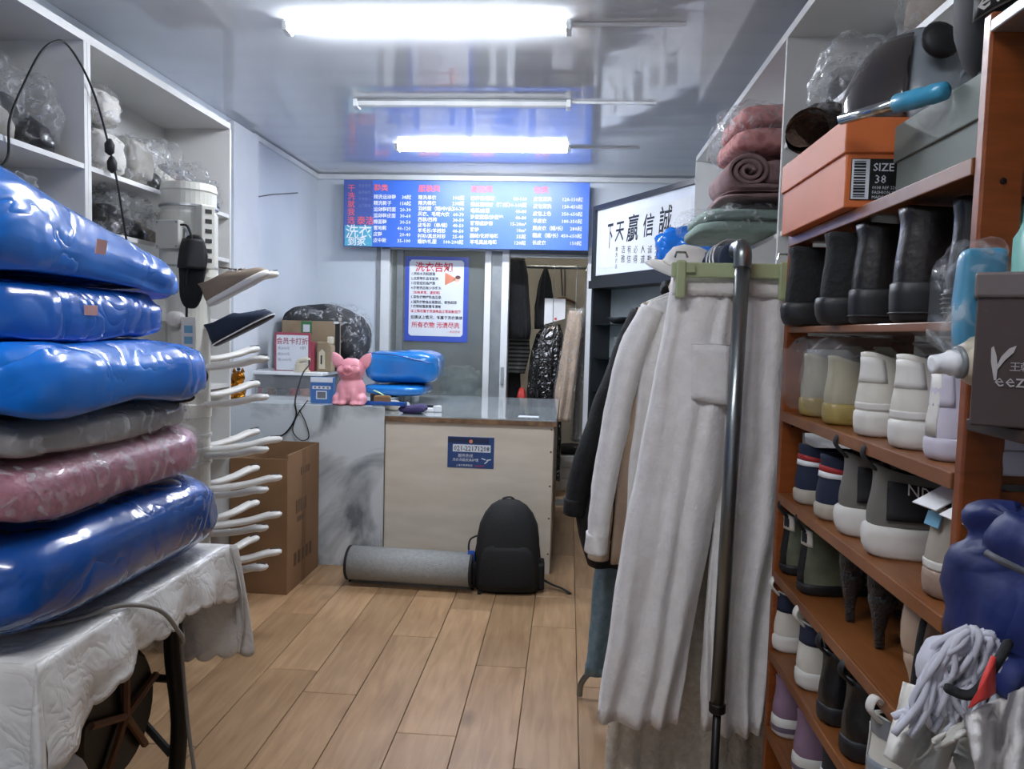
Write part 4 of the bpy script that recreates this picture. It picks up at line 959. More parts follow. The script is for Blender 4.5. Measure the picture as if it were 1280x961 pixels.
    if tags:
        MB().box(-.018, .04, -.024, .024, -.0008, .0008, Matrix.Translation((.006, 0, h+.019)) @ Matrix.Rotation(-.5, 4, 'Y')).build('paper_tag', 'paint_white', t)
        MB().box(-.0008, .0008, -.014, .014, -.009, .009, Matrix.Translation((.004, 0, h-.006)) @ Matrix.Rotation(.3, 4, 'Y')).build('blue_sticker', 'socket_blue', t)
    if film: pillow(-.035, L+.03, -W*.66, W*.66, 0, h+.055, film, amp=.012, fs=16, e=.55, ez=.55, crease=.008, nu=40, nv=20, floor=0).build('plastic_film', 'film_soft', t, smooth=True)
    return t
def yat(px, X): return X*F/(px-711.0)
def pair(name, label, group, tier, px1, px2, X, rz, X2=None, l2=None, **k):
    X2 = X2 or X
    y1, y2 = yat(px1, X), yat(px2, X2)
    a = shoe(name, label, group, (X, y1, T[tier]+.001), rz, **k)
    b = copy_tree(a); b.location = (X2, y2, T[tier]+.001); b.rotation_euler = (0, 0, rz-.05)
    if l2: b['label'] = l2
    return a, b
R = .30
# tier 2: boots
pair('ankle_boot', 'black suede ankle boot overhanging the rack corner beside the trousers', 'black suede ankle boots', 2, 972, 1013, .425, .15, L=.27, W=.098, sole=.046, h=.150, upper='black_cloth', solem='black_sole', lining='black_cloth', boot=True, flare=.02, l2='black suede ankle boot beside the brown block-soled boot')
pair('chunky_boot', 'dark brown block-soled boot beside the black suede boot', 'brown leather block boots', 2, 1050, 1098, .450, .12, L=.26, W=.098, sole=.056, h=.155, upper='brown_leather', solem='black_sole', lining='black_cloth', boot=True, ribs=1, l2='dark brown block-soled boot beside the ridged black boot')
pair('ridged_boot', 'ridged-sole black boot next to the brown block-soled boot', 'ridged black boots', 2, 1160, 1190, .47, .12, L=.22, W=.070, sole=.042, h=.15, upper='black_leather', solem='black_sole', lining='black_cloth', boot=True, ribs=5, l2='ridged-sole black boot behind the bagged blue slipper')
# tier 3: pale sneakers
pair('wrapped_sneaker', 'plastic-wrapped cream sneaker at the rack corner post', 'wrapped cream sneakers', 3, 998, 1026, .46, R, L=.25, W=.09, sole=.038, h=.11, upper='cream_shoe', solem='gum', film=3.0, l2='plastic-wrapped cream sneaker beside the off-white chunky sneaker')
pair('white_sneaker', 'off-white chunky sneaker beside the plastic-wrapped cream sneaker', 'off-white chunky sneakers', 3, 1066, 1108, .460, R, L=.265, W=.100, sole=.040, h=.120, upper='white_leather', solem='white_sole', patch=[(.55, .92, .75, .0006, 'white_sole'), (.02, .16, 1.2, .0006, 'white_sole')], tab=None, l2='off-white chunky sneaker beside the pale lilac-white sneaker')
pair('pale_sneaker', 'pale lilac-white sneaker beside the off-white chunky sneaker', 'pale lilac-white sneakers', 3, 1150, 1192, .462, R-.06, L=.25, W=.082, sole=.030, h=.108, upper='lilac_white', solem='lilac_white', midline='white_sole', patch=[(.5, .95, .6, .0025, 'lilac_white')], l2='pale lilac-white sneaker half behind the rack post')
# tier 4
pair('navy_sneaker', 'navy striped-heel shoe at the rack corner post', 'navy striped canvas shoes', 4, 996, 1022, .455, .2, L=.26, W=.094, sole=.030, h=.105, upper='navy_shoe', solem='cream_sole', lining='black_cloth', band=[(.60, .70, 'paint_white'), (.70, .80, 'red')], laces='paint_black', l2='navy striped-heel shoe beside the grey running shoe')
pair('running_shoe', 'grey running shoe beside the navy striped-heel shoe', 'grey lettered running shoes', 4, 1049, 1083, .458, .06, L=.27, W=.096, sole=.048, h=.125, upper='grey_mesh', solem='white_sole', lining='black_cloth', side=('dark_mesh', 'paint_white', 'NDU LI'), tab='dark_mesh', flare=.02, l2='grey lettered running shoe beside the tagged beige shoe')
pair('tagged_shoe', 'beige suede shoe with heel tag beside the grey running shoe', 'tagged beige shoes', 4, 1158, 1192, .462, .15, L=.25, W=.090, sole=.036, h=.105, upper='beige_suede', solem='tan_sole', patch=[(.0, .16, 1.3, .003, 'white_sole')], tags=True, l2='beige suede shoe with heel tag against the rack post')
# tier 5
pair('patterned_shoe', 'camouflage shoe at the corner post with black heel straps', 'camouflage shoes', 5, 984, 1006, .46, R, L=.25, W=.09, sole=.022, h=.115, upper='olive', solem='black_sole', lining='black_cloth', midline='black_cloth', patch=[(.72, .98, .5, .003, 'white_leather')], laces='paint_black', tab='black_cloth', l2='camouflage shoe with black straps beside the glittering heels')
def heel_shoe(name, label, group, loc, rz, m, hh, L=.22, W=.085, back=.055, strap=None):
    """Court shoe: low-cut upper over an arched sole, slender heel."""
    t = thing(name, label, 'shoe', loc, rz, group)
    def zs_(x): return .006+hh*(1-sstep(.10, .74, x/L))
    sh = Shoe(L, W, [(0, .01, .985, .86), (.010, -.002, .995, .98), (.022, .0, .97, 1.0), (.034, .010, .90, .95), (.042, .022, .80, .90)])
    def R_(z, off=0.0, k=1.0): return [(p[0], p[1], p[2]+zs_(p[0])+k*(back-.042)*max(0, 1-max(0, p[0])/(.40*L))*sstep(.0, .042, z)) for p in sh.ring(z, 40, off)]
    MB().loft([R_(z) for z in (0, .005, .012, .022, .030, .037, .042)]+[R_(.042, -.0035)], cap1=False).build('upper', m, t, smooth=True)
    MB().loft([R_(.042, -.0034), R_(.022, -.005), R_(.007, -.006)], cap0=False).build('lining', 'nude' if m != 'nude' else 'tan_sole', t, smooth=True)
    MB().loft([[(.026+a*math.cos(2*PI*k/14)+sh_, a*.95*math.sin(2*PI*k/14), z) for k in range(14)] for z, a, sh_ in ((0, .0075, -.004), (.006, .0078, -.004), (hh*.35, .009, -.006), (hh*.7, .0145, -.006), (hh*.92, .024, -.001), (hh+.010, .027, .003))]).build('heel', m, t, smooth=True)
    sl = Shoe(L, W*.9, [(0, .55, .965, .9), (.008, .52, .97, .95)])
    MB().loft([sl.ring(0), sl.ring(.005)]).build('front_sole', 'black_sole', t)
    if strap: MB().tube(spline([(.03, -.03, hh+back+.012), (-.006, -.026, hh+back), (-.012, -.020, hh*.8), (-.004, -.012, hh*.1)], 5), .006, 8, flat=.4).build('strap', strap, t, smooth=True)
    return t
g = 'black glitter high heels'
a = heel_shoe('high_heel', 'black glittering high-heeled shoe on the wooden rack', g, (.485, yat(1056, .485), T[5]+.001), .25, 'glitter', .082); a['label'] = 'black glittering high heel beside the camouflage shoe'; b = copy_tree(a); b.location = (.490, yat(1092, .490), T[5]+.001); b['label'] = 'black glittering high heel beside the glossy beige heel'
heel_shoe('nude_heel', 'glossy beige high heel with black strap beside the post', None, (.462, yat(1143, .462), T[5]+.001), .45, 'nude', .070, L=.23, W=.105, back=.070, strap='black_cloth')
# tier 6
pair('slip_sneaker', 'cream sneaker with navy collar at the rack corner post', 'cream sneakers with navy collar', 6, 978, 1010, .455, R, L=.26, W=.096, sole=.036, h=.115, upper='white_leather', solem='white_sole', lining='navy_soft', patch=[(.62, .98, .9, .002, 'navy_shoe')], tab='white_sole', l2='cream sneaker with navy collar beside the black loop-heel sneaker')
pair('black_sneaker', 'black loop-heel sneaker beside the cream navy-collared sneaker', 'black loop-heel sneakers', 6, 1040, 1070, .455, R, L=.26, W=.096, sole=.034, h=.115, upper='black_leather', solem='black_sole', lining='black_cloth', laces='paint_black', tab='black_rubber', loop='black_rubber', l2='black loop-heel sneaker beside the white and grey sneaker')
pair('grey_white_sneaker', 'white and grey sneaker beside the black loop-heel sneaker', 'white and grey sneakers', 6, 1108, 1165, .44, R+.1, L=.275, W=.10, sole=.045, h=.13, upper='white_leather', solem='white_sole', lining='grey_mesh', collar='helmet_grey', patch=[(.0, .4, .6, .002, 'helmet_grey')], tab='white_sole', side=('white_sole', 'paint_grey', ''), l2='white and grey sneaker hidden behind the laundry heap')
# tier 7
pair('lilac_sneaker', 'lilac suede sneaker at the rack corner post', 'lilac suede sneakers', 7, 984, 1012, .455, R, L=.25, W=.092, sole=.042, h=.112, upper='lilac', solem='white_sole', lining='lilac_white', welt='stripe_lilac', loop='lilac_white', l2='lilac suede sneaker beside the black patterned shoe')
pair('mesh_sneaker', 'black patterned mesh shoe beside the lilac sneaker', 'black patterned shoes', 7, 1046, 1082, .46, R, L=.26, W=.092, sole=.03, h=.11, upper='dark_mesh', solem='black_sole', lining='black_cloth', band=[(.3, .36, 'paint_white'), (.45, .51, 'paint_white'), (.6, .66, 'paint_white')], l2='black patterned mesh shoe under the white and grey sneaker')

# ---------------------------------------------------------------- boxes and gear on top of the rack
Z1 = T[1]+.001
t = thing('shoebox', 'orange shoebox with a black size 38 label on the rack', 'box', (.54, 1.44, Z1))
ob = (.425, .655, 1.255, 1.62)
box('base', 'orange_box', ob[0]+.004, ob[1]-.004, ob[2]+.004, ob[3]-.004, Z1, Z1+.105, t, .002)
box('lid', 'orange_box', ob[0], ob[1], ob[2], ob[3], Z1+.085, Z1+.140, t, .002)
lx0 = ob[0]+.012; ly = ob[2]+.0035
box('label', 'label_black', lx0, lx0+.16, ly-.001, ly, Z1+.012, Z1+.076, t)
box('barcode_field', 'paper', lx0+.001, lx0+.028, ly-.0016, ly-.001, Z1+.013, Z1+.075, t)
m = MB(); rn = random.Random(3); z = Z1+.016
while z < Z1+.071:
    w_ = rn.choice((.0012, .0022, .0032)); m.box(lx0+.004, lx0+.022, ly-.0022, ly-.0016, z, z+w_); z += w_+rn.choice((.0014, .0022))
m.build('barcode', 'paint_black', t, world=True)
M = plane_M((lx0+.033, ly-.0016, Z1+.057), (1, 0, 0), (0, 0, 1))
mb = text_mb('SIZE  COLOR', .0175, M, fat=.0002); text_mb('38', .0185, plane_M((lx0+.036, ly-.0016, Z1+.038), (1, 0, 0), (0, 0, 1)), mb=mb)
for k, s_ in enumerate(('0038 REF 2208 COMFORT', 'FASHION SHOES ORIGINAL', 'MADE IN CHINA')): text_mb(s_, .0068, plane_M((lx0+.033, ly-.0016, Z1+.029-.0075*k), (1, 0, 0), (0, 0, 1)), mb=mb)
mb.build('lettering', 'paper', t, world=True)
t = thing('shoebox', 'plain grey-green shoebox next to the orange one on the rack', 'box', (.6, 1.08, Z1))
gb = (.495, .70, .925, 1.245)
box('base', 'greygreen_box', gb[0]+.004, gb[1]-.004, gb[2]+.004, gb[3]-.004, Z1, Z1+.088, t, .002)
box('lid', 'greygreen_box', gb[0], gb[1], gb[2], gb[3], Z1+.066, Z1+.122, t, .002)
# half helmet with visor, in crinkled film
hc = Vector((.600, 1.43, Z1+.142))
HS = 1.22
t = thing('helmet', 'grey half helmet with smoked visor wrapped in clear plastic', 'helmet', hc, .12)
def dome(rx, ry, rz, a0, a1, zc=0.0):
    return MB().grid(28, 12, lambda u, v: (rx*math.cos(v*PI/2*.98)*math.cos(a0+(a1-a0)*u), ry*math.cos(v*PI/2*.98)*math.sin(a0+(a1-a0)*u), zc+rz*math.sin(v*PI/2*.98)))
dome(.105, .118, .195, 0, 2*PI).build('shell', 'helmet_grey', t, smooth=True, solid=.006)
dome2 = lambda u, v: (-.128*math.cos(v*1.0)*math.cos(-.95+1.75*u), .130*math.cos(v*1.0)*math.sin(-.95+1.75*u), .01+.19*math.sin(v*1.0))
MB().grid(24, 10, dome2).build('visor', 'visor', t, smooth=True, solid=.003)
MB().lathe([(.001, 0), (.030, 0), (.032, .006), (.024, .014), (.001, .016)], 20, M=Matrix.Translation((-.03, -.112, .135)) @ Matrix.Rotation(PI/2-.2, 4, 'X')).build('pivot_knob', 'black_rubber', t, smooth=True)
MB().lathe([(.030, 0), (.034, .004), (.038, .0)], 24, M=Matrix.Translation((.045, -.106, .07)) @ Matrix.Rotation(PI/2, 4, 'X'), cap=False).build('vent_ring', 'helmet_grey', t, smooth=True)
pillow(-.150, -.02, .02, .15, .05, .22, 2.2, amp=.02, fs=12, e=.6, ez=.6, crease=.012, nu=40, nv=20, floor=0).build('plastic_film', 'film', t, smooth=True)
# furry slipper on the orange box
t = thing('fur_slipper', 'black fur slipper with brown lining on the orange shoebox', 'slipper', (.490, 1.55, Z1+.142), .75)
t.scale = (1.25, 1.25, 1.25)
m = MB(); rings = []
for k in range(9):
    s_ = k/8; rr_ = [.036, .046, .050, .050, .046, .042, .036, .026, .01][k]
    rings.append([(-.06+.17*s_+.0*a, rr_*1.0*math.cos(2*PI*a/20)+.004*noise.noise(Vector((a*.9, k, 1))), rr_*.82+rr_*.82*math.sin(2*PI*a/20)+.004*noise.noise(Vector((a*.9, k, 4)))) for a in range(20)])
m.loft(rings, cap0=False).build('fur_upper', 'fur', t, smooth=True)
MB().loft([[(-.060, .036*math.cos(2*PI*a/20), .037+.029*math.sin(2*PI*a/20)) for a in range(20)], [(-.045, .030*math.cos(2*PI*a/20), .037+.024*math.sin(2*PI*a/20)) for a in range(20)], [(.03, .026*math.cos(2*PI*a/20), .034+.022*math.sin(2*PI*a/20)) for a in range(20)]], cap0=False).build('fur_lining', 'fur_in', t, smooth=True)
# chrome tube with blue handle across the boxes
a = atY(1052, 149, 1.225); b = atY(1183, 113, 1.06); d = (b-a)
t = thing('lint_brush', 'chrome tube with bright blue grip lying on the shoeboxes', 'brush', a)
MB().tube([a, a+d*.6], .0085, 14).build('shaft', 'chrome', t, smooth=True, world=True)
MB().tube([a+d*.55, a+d*.57, a+d*.8, a+d*.83, a+d*.88, a+d*.99, a+d*1.0], [.010, .0135, .0135, .012, .0135, .012, .004], 16).build('grip', 'bright_blue', t, smooth=True, world=True)
# black cap with lettering patch, upside down on the grey box
c = Vector((.588, 1.05, Z1+.124))
t = thing('padded_cap', 'black padded cap with a lettered patch on the grey shoebox', 'cap', c, 0)
MB().lathe([(.03, 0), (.055, .004), (.082, .035), (.095, .075), (.098, .115), (.092, .15), (.06, .165), (.02, .168)], 32, (0, 0, 0)).build('crown', 'helmet_black', t, smooth=True)
MB().tube(spline([(-.07, -.03, .03), (-.08, -.05, .0), (-.085, -.03, -.0)], 4), .006, 8, flat=.4).build('chin_strap', 'strap_black', t, smooth=True)
def patch_pt(u, z, off): a_ = PI*1.16+u/.098; r_ = .099+off; return (r_*math.cos(a_), r_*math.sin(a_), z)
MB().grid(14, 2, lambda u, v: patch_pt(-.02+.125*u, .066+.034*v+.028*u, .0012)).build('patch', 'grey_mesh', t, smooth=True, solid=.001)
MB().grid(14, 2, lambda u, v: patch_pt(-.017+.119*u, .0685+.029*v+.028*u, .0022)).build('patch_field', 'paint_black', t, smooth=True, solid=.0006)
mb = text_mb('ewanu', .034, Matrix.Identity(4), fat=.0005, xs=1.1)
MB().add([patch_pt(-.013+p[0], .0735+p[1]+.028*(p[0]/.119), .0034) for p in mb.v], mb.f).build('lettering', 'silver_print', t)
# brown shoebox in the near bay with mark, bagged bottle and spray nozzle beside it
bz = 1.319
BC = atY(1209, 500, .80); BR = -math.atan2(BC.x, .80)
t = thing('shoebox', 'dark brown shoebox with a silver leaf logo sticking out of the rack', 'box', (BC.x, .80, bz), BR)
zt, zl = atY(1228, 340, .80).z-bz, atY(1215, 372, .80).z-bz
MB().box(.003, .277, .003, .070, 0, zl+.006).build('base', 'brown_box', t, bevel=.002)
MB().box(0, .28, 0, .073, zl, zt).build('lid', 'brown_lid', t, bevel=.003)
o_ = wmat(t).inverted() @ CAM; d_ = wmat(t).to_3x3().inverted() @ ray(1251, 478); k_ = (.0024-o_.y)/d_.y; lo = o_+d_*k_
def LP(x_, z_): return plane_M((lo.x+x_, .0018, lo.z+z_), (1, 0, 0), (0, 0, 1))
mb = text_mb('eez', .019, LP(-.006, -.004))
for pts_ in ([(-.010, .034), (-.0095, .020), (-.006, .002), (-.004, .002), (-.0035, .014), (-.005, .026), (-.008, .036)], [(-.004, .012), (.002, .022), (.009, .030), (.011, .037), (.005, .034), (-.001, .026), (-.0045, .016)]):
    mb.add([(lo.x+x_, .0018, lo.z+z_) for x_, z_ in pts_], [tuple(range(len(pts_)))])
for k in range(2): text_mb('王朝'[k], .010, LP(.006+.009*k, .0125), mb=mb)
text_mb('WL', .034, LP(.030, -.004), mb=mb)
mb.build('lettering', 'silver_print', t)
t = thing('wrapped_slipper', 'blue slipper in clear plastic standing beside the brown shoebox', 'wrapped shoe', (.42, .89, bz))
pillow(.414, .462, .840, .866, bz+.072, bz+.185, 3.1, amp=.006, fs=14, e=.4, ez=.3, nu=30, nv=18).build('slipper', 'bright_blue', t, smooth=True, world=True)
pillow(.392, .465, .828, .880, bz+.062, bz+.195, 3.9, amp=.012, fs=18, e=.6, ez=.5, crease=.006, nu=36, nv=20).build('plastic_film', 'film', t, smooth=True, world=True)
sp_ = atY(1206, 452, .842); M = Matrix.Translation(sp_) @ Matrix.Rotation(-PI/2-.12, 4, 'Y')
t = thing('spray_bottle', 'cream bottle with white nozzle poking out beside the shoebox', 'bottle', sp_)
MB().lathe([(.002, -.14), (.026, -.14), (.028, -.13), (.028, -.02), (.026, -.005), (.018, .004), (.010, .006)], 24, M=M @ Matrix.Translation((0, 0, .0))).build('body', 'cream_plastic', t, smooth=True, world=True)
MB().lathe([(.015, .002), (.0175, .003), (.0175, .008), (.015, .009)], 24, M=M).build('collar', 'grey_frame', t, smooth=True, world=True)
MB().lathe([(.014, .006), (.014, .016), (.012, .018), (.010, .030), (.010, .034), (.006, .034)], 20, M=M).build('nozzle', 'paint_white', t, smooth=True, world=True)
q = atY(1300, 300, .86); t = thing('mint_bottle', 'mint green bottle standing behind the brown shoebox lid', 'bottle', (q.x+.02, .86, 1.319))
MB().lathe([(.004, 0), (.022, 0), (.024, .005), (.024, .20), (.012, .22), (.010, .24), (.004, .242)], 18).build('body', 'mint_bag', t, smooth=True); t.location = (q.x+.012, .868+.03, bz)
# laundry heap at the near bottom end
hz = .931
t = thing('laundry_bundle', 'white crumpled laundry heap below the mop strings', 'laundry', (.47, .78, hz))
pillow(.395, .52, .72, .86, hz, 1.035, 2.6, amp=.03, fs=9, crease=.02, e=.6, ez=.7, floor=hz).build('cloth_mass', 'white_cloth', t, smooth=True, world=True)
pillow(.43, .66, .60, .74, hz, 1.015, 5.6, amp=.035, fs=10, crease=.02, e=.6, ez=.7, floor=hz).build('cloth_mass', 'linen2', t, smooth=True, world=True)
def drape(TL, TR, BL, BR_, y0, y1, seed, amp=.014, n=26):
    def fn(u, v):
        px = (TL[0]*(1-u)+TR[0]*u)*(1-v)+(BL[0]*(1-u)+BR_[0]*u)*v; py = (TL[1]*(1-u)+TR[1]*u)*(1-v)+(BL[1]*(1-u)+BR_[1]*u)*v
        y_ = y0*(1-v)+y1*v+amp*math.sin(u*11+seed+2.2*v)+amp*.8*noise.noise(Vector((u*4+seed, v*3, seed)))
        return tuple(atY(px, py, y_))
    return MB().grid(n, n, fn)
drape((1130, 852), (1212, 880), (1106, 945), (1172, 990), .76, .745, 1.0).build('cloth_drape', 'white_cloth', t, smooth=True, world=True, solid=.003)
drape((1206, 893), (1300, 850), (1225, 990), (1310, 990), .70, .68, 3.0, .016).build('cloth_drape', 'linen2', t, smooth=True, world=True, solid=.003)
drape((1165, 925), (1238, 880), (1170, 938), (1245, 897), .71, .70, 5.0, .006).build('cloth_strap', 'white_cloth', t, smooth=True, world=True, solid=.003)
t = thing('string_mop', 'white string mop head hanging by the rack post', 'mop', atY(1192, 850, .76)); rn = random.Random(11)
m = pillow(-.03, .03, -.022, .025, -.03, .045, 7.7, amp=.012, fs=18, nu=30, nv=16); m.build('mop_core', 'mop', t, smooth=True)
for k in range(44):
    a_ = rn.uniform(-2.9, -.1); r0 = rn.uniform(.012, .04)
    P = [(r0*.2*math.cos(a_), -.03, .055+rn.uniform(-.01, .012))]
    for q_ in range(4): P.append(((r0+.012*q_*rn.random())*math.cos(a_+rn.uniform(-.4, .4))-.006*q_*.6, -.026-rn.uniform(0, .016), .05-.026*q_+rn.uniform(-.012, .012)))
    MB().tube(spline(P, 5), .0034, 6).build('mop_string', 'mop', t, smooth=True)
t = thing('blue_sack', 'royal blue nylon sack hanging at the end of the rack', 'bag', atY(1262, 760, .74))
x0, x1, z0, z1 = rect(1228, 878, 1330, 640, .74)
pillow(x0, x1, .68, .82, z0, z1, 4.9, amp=.03, fs=9, crease=.02, e=.6, ez=.6).build('sack', 'royal_cloth', t, smooth=True, world=True)
MB().tube(spline([atY(1232, 690, .67), atY(1250, 700, .662), atY(1282, 715, .66)], 6), .003, 6).build('drawstring', 'paint_grey', t, smooth=True, world=True)
o = MB().tube(spline([atY(1180, 858, .70), atY(1215, 868, .69), atY(1245, 830, .685), atY(1262, 800, .69)], 6), [.005]+[.008]*17+[.004], 10, flat=.5).build('black_belt', 'black_cloth', smooth=True); tag(o, 'black cloth band across the mop strings', 'belt')
o = MB().grid(6, 6, lambda u, v: tuple(atY(1212+30*u, 885-45*v*u-20*u, .68-.01*math.sin(3*u)))).build('red_cloth', 'bright_red', smooth=True, solid=.004); tag(o, 'bright red cloth corner beside the blue nylon sack', 'cloth')

# ================================================================ contents of the right shelving
SB = 1.791
def blanket(name, label, m, x0, x1, y0, y1, z0, z1, seed, film=False, **k):
    t = thing(name, label, 'blanket', ((x0+x1)/2, (y0+y1)/2, z0))
    n = k.pop('layers', 3); h = (z1-z0)/n
    for i in range(n):
        pillow(x0+.012*((i*7) % 3), x1, y0, y1, z0+h*i, z0+h*(i+1)+.006*(i < n-1), seed+i, amp=.006, fs=6, e=.35, ez=.5, floor=z0, **k).build('fold', m, t, smooth=True, world=True)
    if film: pillow(x0-.05, x1, y0-.02, y1+.01, z0, z1+.02, seed+9, amp=.03, fs=7, e=.5, ez=.55, crease=.012, floor=z0).build('plastic_film', 'film', t, smooth=True, world=True)
blanket('folded_blanket', 'mint green folded blanket at the bottom of the shelf pile', 'mint', .475, 1.04, 2.93, 3.42, SB, 1.895, 1.1, layers=2, film=True)
blanket('folded_blanket', 'thin brownish folded blanket above the mint green one', 'mauve', .56, 1.04, 2.93, 3.38, 1.925, 1.965, 2.1, layers=2)
t = thing('rolled_blanket', 'mauve rolled blanket showing its spiral end on the pile', 'blanket', (.8, 3.1, 1.967))
c0 = Vector((.66, 0, 2.03)); pts = []
for k in range(60):
    a_ = k*2*PI/22; r_ = .012+.052*k/60; pts.append((.655+r_*1.25*math.cos(a_), 2.03+r_*math.sin(a_)))
pts += [(.70, 1.975), (.80, 1.97), (1.0, 1.97)]
MB().grid(len(pts)-1, 2, lambda u, v: (pts[int(round(u*(len(pts)-1)))][0], 2.94+.40*v, pts[int(round(u*(len(pts)-1)))][1])).build('spiral', 'mauve', t, smooth=True, world=True, solid=.014)
pillow(.70, 1.04, 2.945, 3.35, 1.975, 2.085, 3.3, amp=.006, e=.35, ez=.5).build('fold', 'mauve', t, smooth=True, world=True)
blanket('waffle_blanket', 'pink waffle blanket in clear plastic on top of the pile', 'waffle_pink', .60, 1.04, 2.94, 3.40, 2.105, 2.285, 5.1, film=True, layers=2)
t = thing('blue_sack', 'crumpled blue plastic bag beside the calligraphy frame', 'bag', (.60, 4.25, SB))
q = atY(838, 306, 4.3); pillow(q.x-.075, q.x+.25, 4.2, 4.42, SB, q.z+.1, 6.1, amp=.03, fs=9, crease=.02, e=.7, ez=.8, floor=SB).build('bag_body', 'blue_bag', t, smooth=True, world=True)
wr = thing('wrapped_bag', 'brown handbag in crinkled clear plastic on the upper shelf', 'bag', (.90, 1.86, 2.101))
pillow(-.12, .12, -.13, .13, 0, .20, 4.1, amp=.01, e=.5, ez=.5, floor=0).build('bag_body', 'taupe', wr, smooth=True); pillow(-.155, .14, -.16, .16, 0, .26, 4.9, amp=.03, fs=9, crease=.015, e=.6, ez=.6, floor=0).build('plastic_film', 'film', wr, smooth=True)
g = 'dark shoes on the white shelving'
a = shoe('leather_shoe', 'dark leather shoe with its toe over the edge of the white shelf', g, (1.01, 2.72, SB), PI, L=.27, W=.095, sole=.02, h=.10, upper='navy_soft', solem='black_sole', lining='black_cloth', laces='paint_black')
b = copy_tree(a); b.location = (1.01, 2.60, SB)
a = shoe('leather_shoe', 'black leather shoe above the dark pair on the white shelf', None, (1.02, 2.70, 2.101), PI, L=.27, W=.095, sole=.02, h=.10, upper='black_leather', solem='black_sole', lining='black_cloth', laces='paint_black')
wrapped_shoe('clear wrapped dark shoe near the black leather shoe', 'dark_mesh', 2.42, 2.101, seed=21, h=.12, x=.88)
# ================================================================ clothes rail
GX, GY0, GY1, GZ = .372, 1.70, 2.86, 1.595
t = thing('clothes_rail', 'grey steel clothes rail carrying the hanging garments', 'clothes rail', (GX, 2.28, 0))
MB().tube([(GX-.01, GY0, .565), (GX, GY0, 1.56)], .0165, 16).build('upright', 'steel', t, smooth=True, world=True)
MB().tube([(GX-.012, GY0, .02), (GX-.010, GY0, .57)], .0095, 12).build('lower_rod', 'dark_steel', t, smooth=True, world=True)
MB().lathe([(.016, 0), (.019, .003), (.019, .02), (.016, .023)], 16, (GX-.010, GY0, .555)).build('collar', 'dark_steel', t, world=True)
MB().tube(spline([(GX, GY0, 1.555), (GX, GY0+.003, 1.585), (GX, GY0+.02, 1.60), (GX, GY0+.06, GZ+.005)], 6), .0195, 16).build('elbow', 'steel', t, smooth=True, world=True)
MB().tube([(GX, GY0+.05, GZ), (GX, GY1, GZ)], .0145, 14).build('rail', 'steel', t, smooth=True, world=True)
MB().tube([(GX, GY1, .10), (GX, GY1, GZ)], .0145, 14).build('upright', 'steel', t, smooth=True, world=True)
for yy in (GY0, GY1):
    MB().tube(spline([(.085, yy, .012), (.09, yy, .06), (.125, yy, .105), (.19, yy, .118), (GX, yy, .118), (.56, yy, .118), (.62, yy, .105), (.65, yy, .06), (.655, yy, .012)], 6), .012, 12).build('foot', 'steel', t, smooth=True, world=True)

def hanger(label, x0, x1, y, z, m='arm_white', group='plain hangers on the rail', drop=.10):
    h = thing('clothes_hanger', label, 'hanger', (GX, y, GZ), 0, group)
    cx = GX
    MB().tube(spline([(cx-.018, y, GZ+.004), (cx-.014, y, GZ+.020), (cx, y, GZ+.0245), (cx+.018, y, GZ+.016), (cx+.018, y, GZ-.01), (cx, y, GZ-.035), (cx, y, GZ-.05)], 5), .0025, 6).build('hook', 'chrome', h, smooth=True, world=True)
    MB().tube(spline([(x0, y, z), ((x0+cx)/2, y, z+(GZ-.05-z)*.62), (cx, y, GZ-.05), ((x1+cx)/2, y, z+(GZ-.05-z)*.62), (x1, y, z)], 6), .006, 8).build('shoulder', m, h, smooth=True, world=True)
    return h
# front trousers on a green clip hanger
PY_ = 1.80
h = thing('clip_hanger', 'pale green clip hanger holding the white linen trousers', 'hanger', (GX, PY_, GZ))
MB().tube(spline([(GX-.02, PY_, GZ), (GX-.012, PY_, GZ+.02), (GX+.006, PY_, GZ+.023), (GX+.02, PY_, GZ+.008), (GX+.012, PY_, GZ-.02), (GX, PY_, GZ-.03)], 5), .0028, 6).build('hook', 'chrome', h, smooth=True, world=True)
box('bar', 'green_plastic', .225, .52, PY_-.066, PY_-.054, 1.535, 1.568, h, .003)
for x_ in (.245, .47):
    c_ = box('clip', 'green_plastic', x_-.011, x_+.011, PY_-.076, PY_-.062, 1.488, 1.572, h, .004)
    MB().tube([(x_-.014, PY_-.060, 1.578), (x_-.010, PY_-.060, 1.59), (x_+.010, PY_-.060, 1.59), (x_+.014, PY_-.060, 1.578)], .003, 6).build('spring', 'chrome', c_, world=True)
    box('clip_foot', 'green_plastic', x_+.011, x_+.03, PY_-.074, PY_-.067, 1.545, 1.563, c_)
t = thing('linen_trousers', 'white linen trousers with elastic waist and back pocket on the rail', 'trousers', (GX, PY_, 1.0))
garment([(1.538, .232, .388, .080), (1.49, .226, .390, .088), (1.40, .214, .388, .098), (1.28, .198, .384, .10), (1.16, .180, .378, .10), (1.0, .155, .362, .098), (.8, .130, .330, .094), (.62, .112, .306, .09), (.478, .098, .290, .085)], PY_, folds=3, amp=.013, seed=2.4, n=72).build('leg', 'linen', t, smooth=True, world=True)
garment([(1.538, .366, .520, .080), (1.49, .366, .524, .088), (1.40, .366, .530, .098), (1.28, .362, .535, .10), (1.16, .358, .538, .10), (1.0, .352, .525, .096), (.8, .345, .508, .09), (.62, .342, .495, .085), (.470, .343, .482, .08)], PY_+.004, folds=3, amp=.013, seed=5.0, n=72).build('leg', 'linen', t, smooth=True, world=True)
MB().grid(30, 3, lambda u, v: (.231+.29*u, PY_-.044-.0018*math.sin(u*90)-.004*math.sin(PI*u), 1.540-.045*v)).build('waistband', 'linen2', t, smooth=True, world=True, solid=.004)
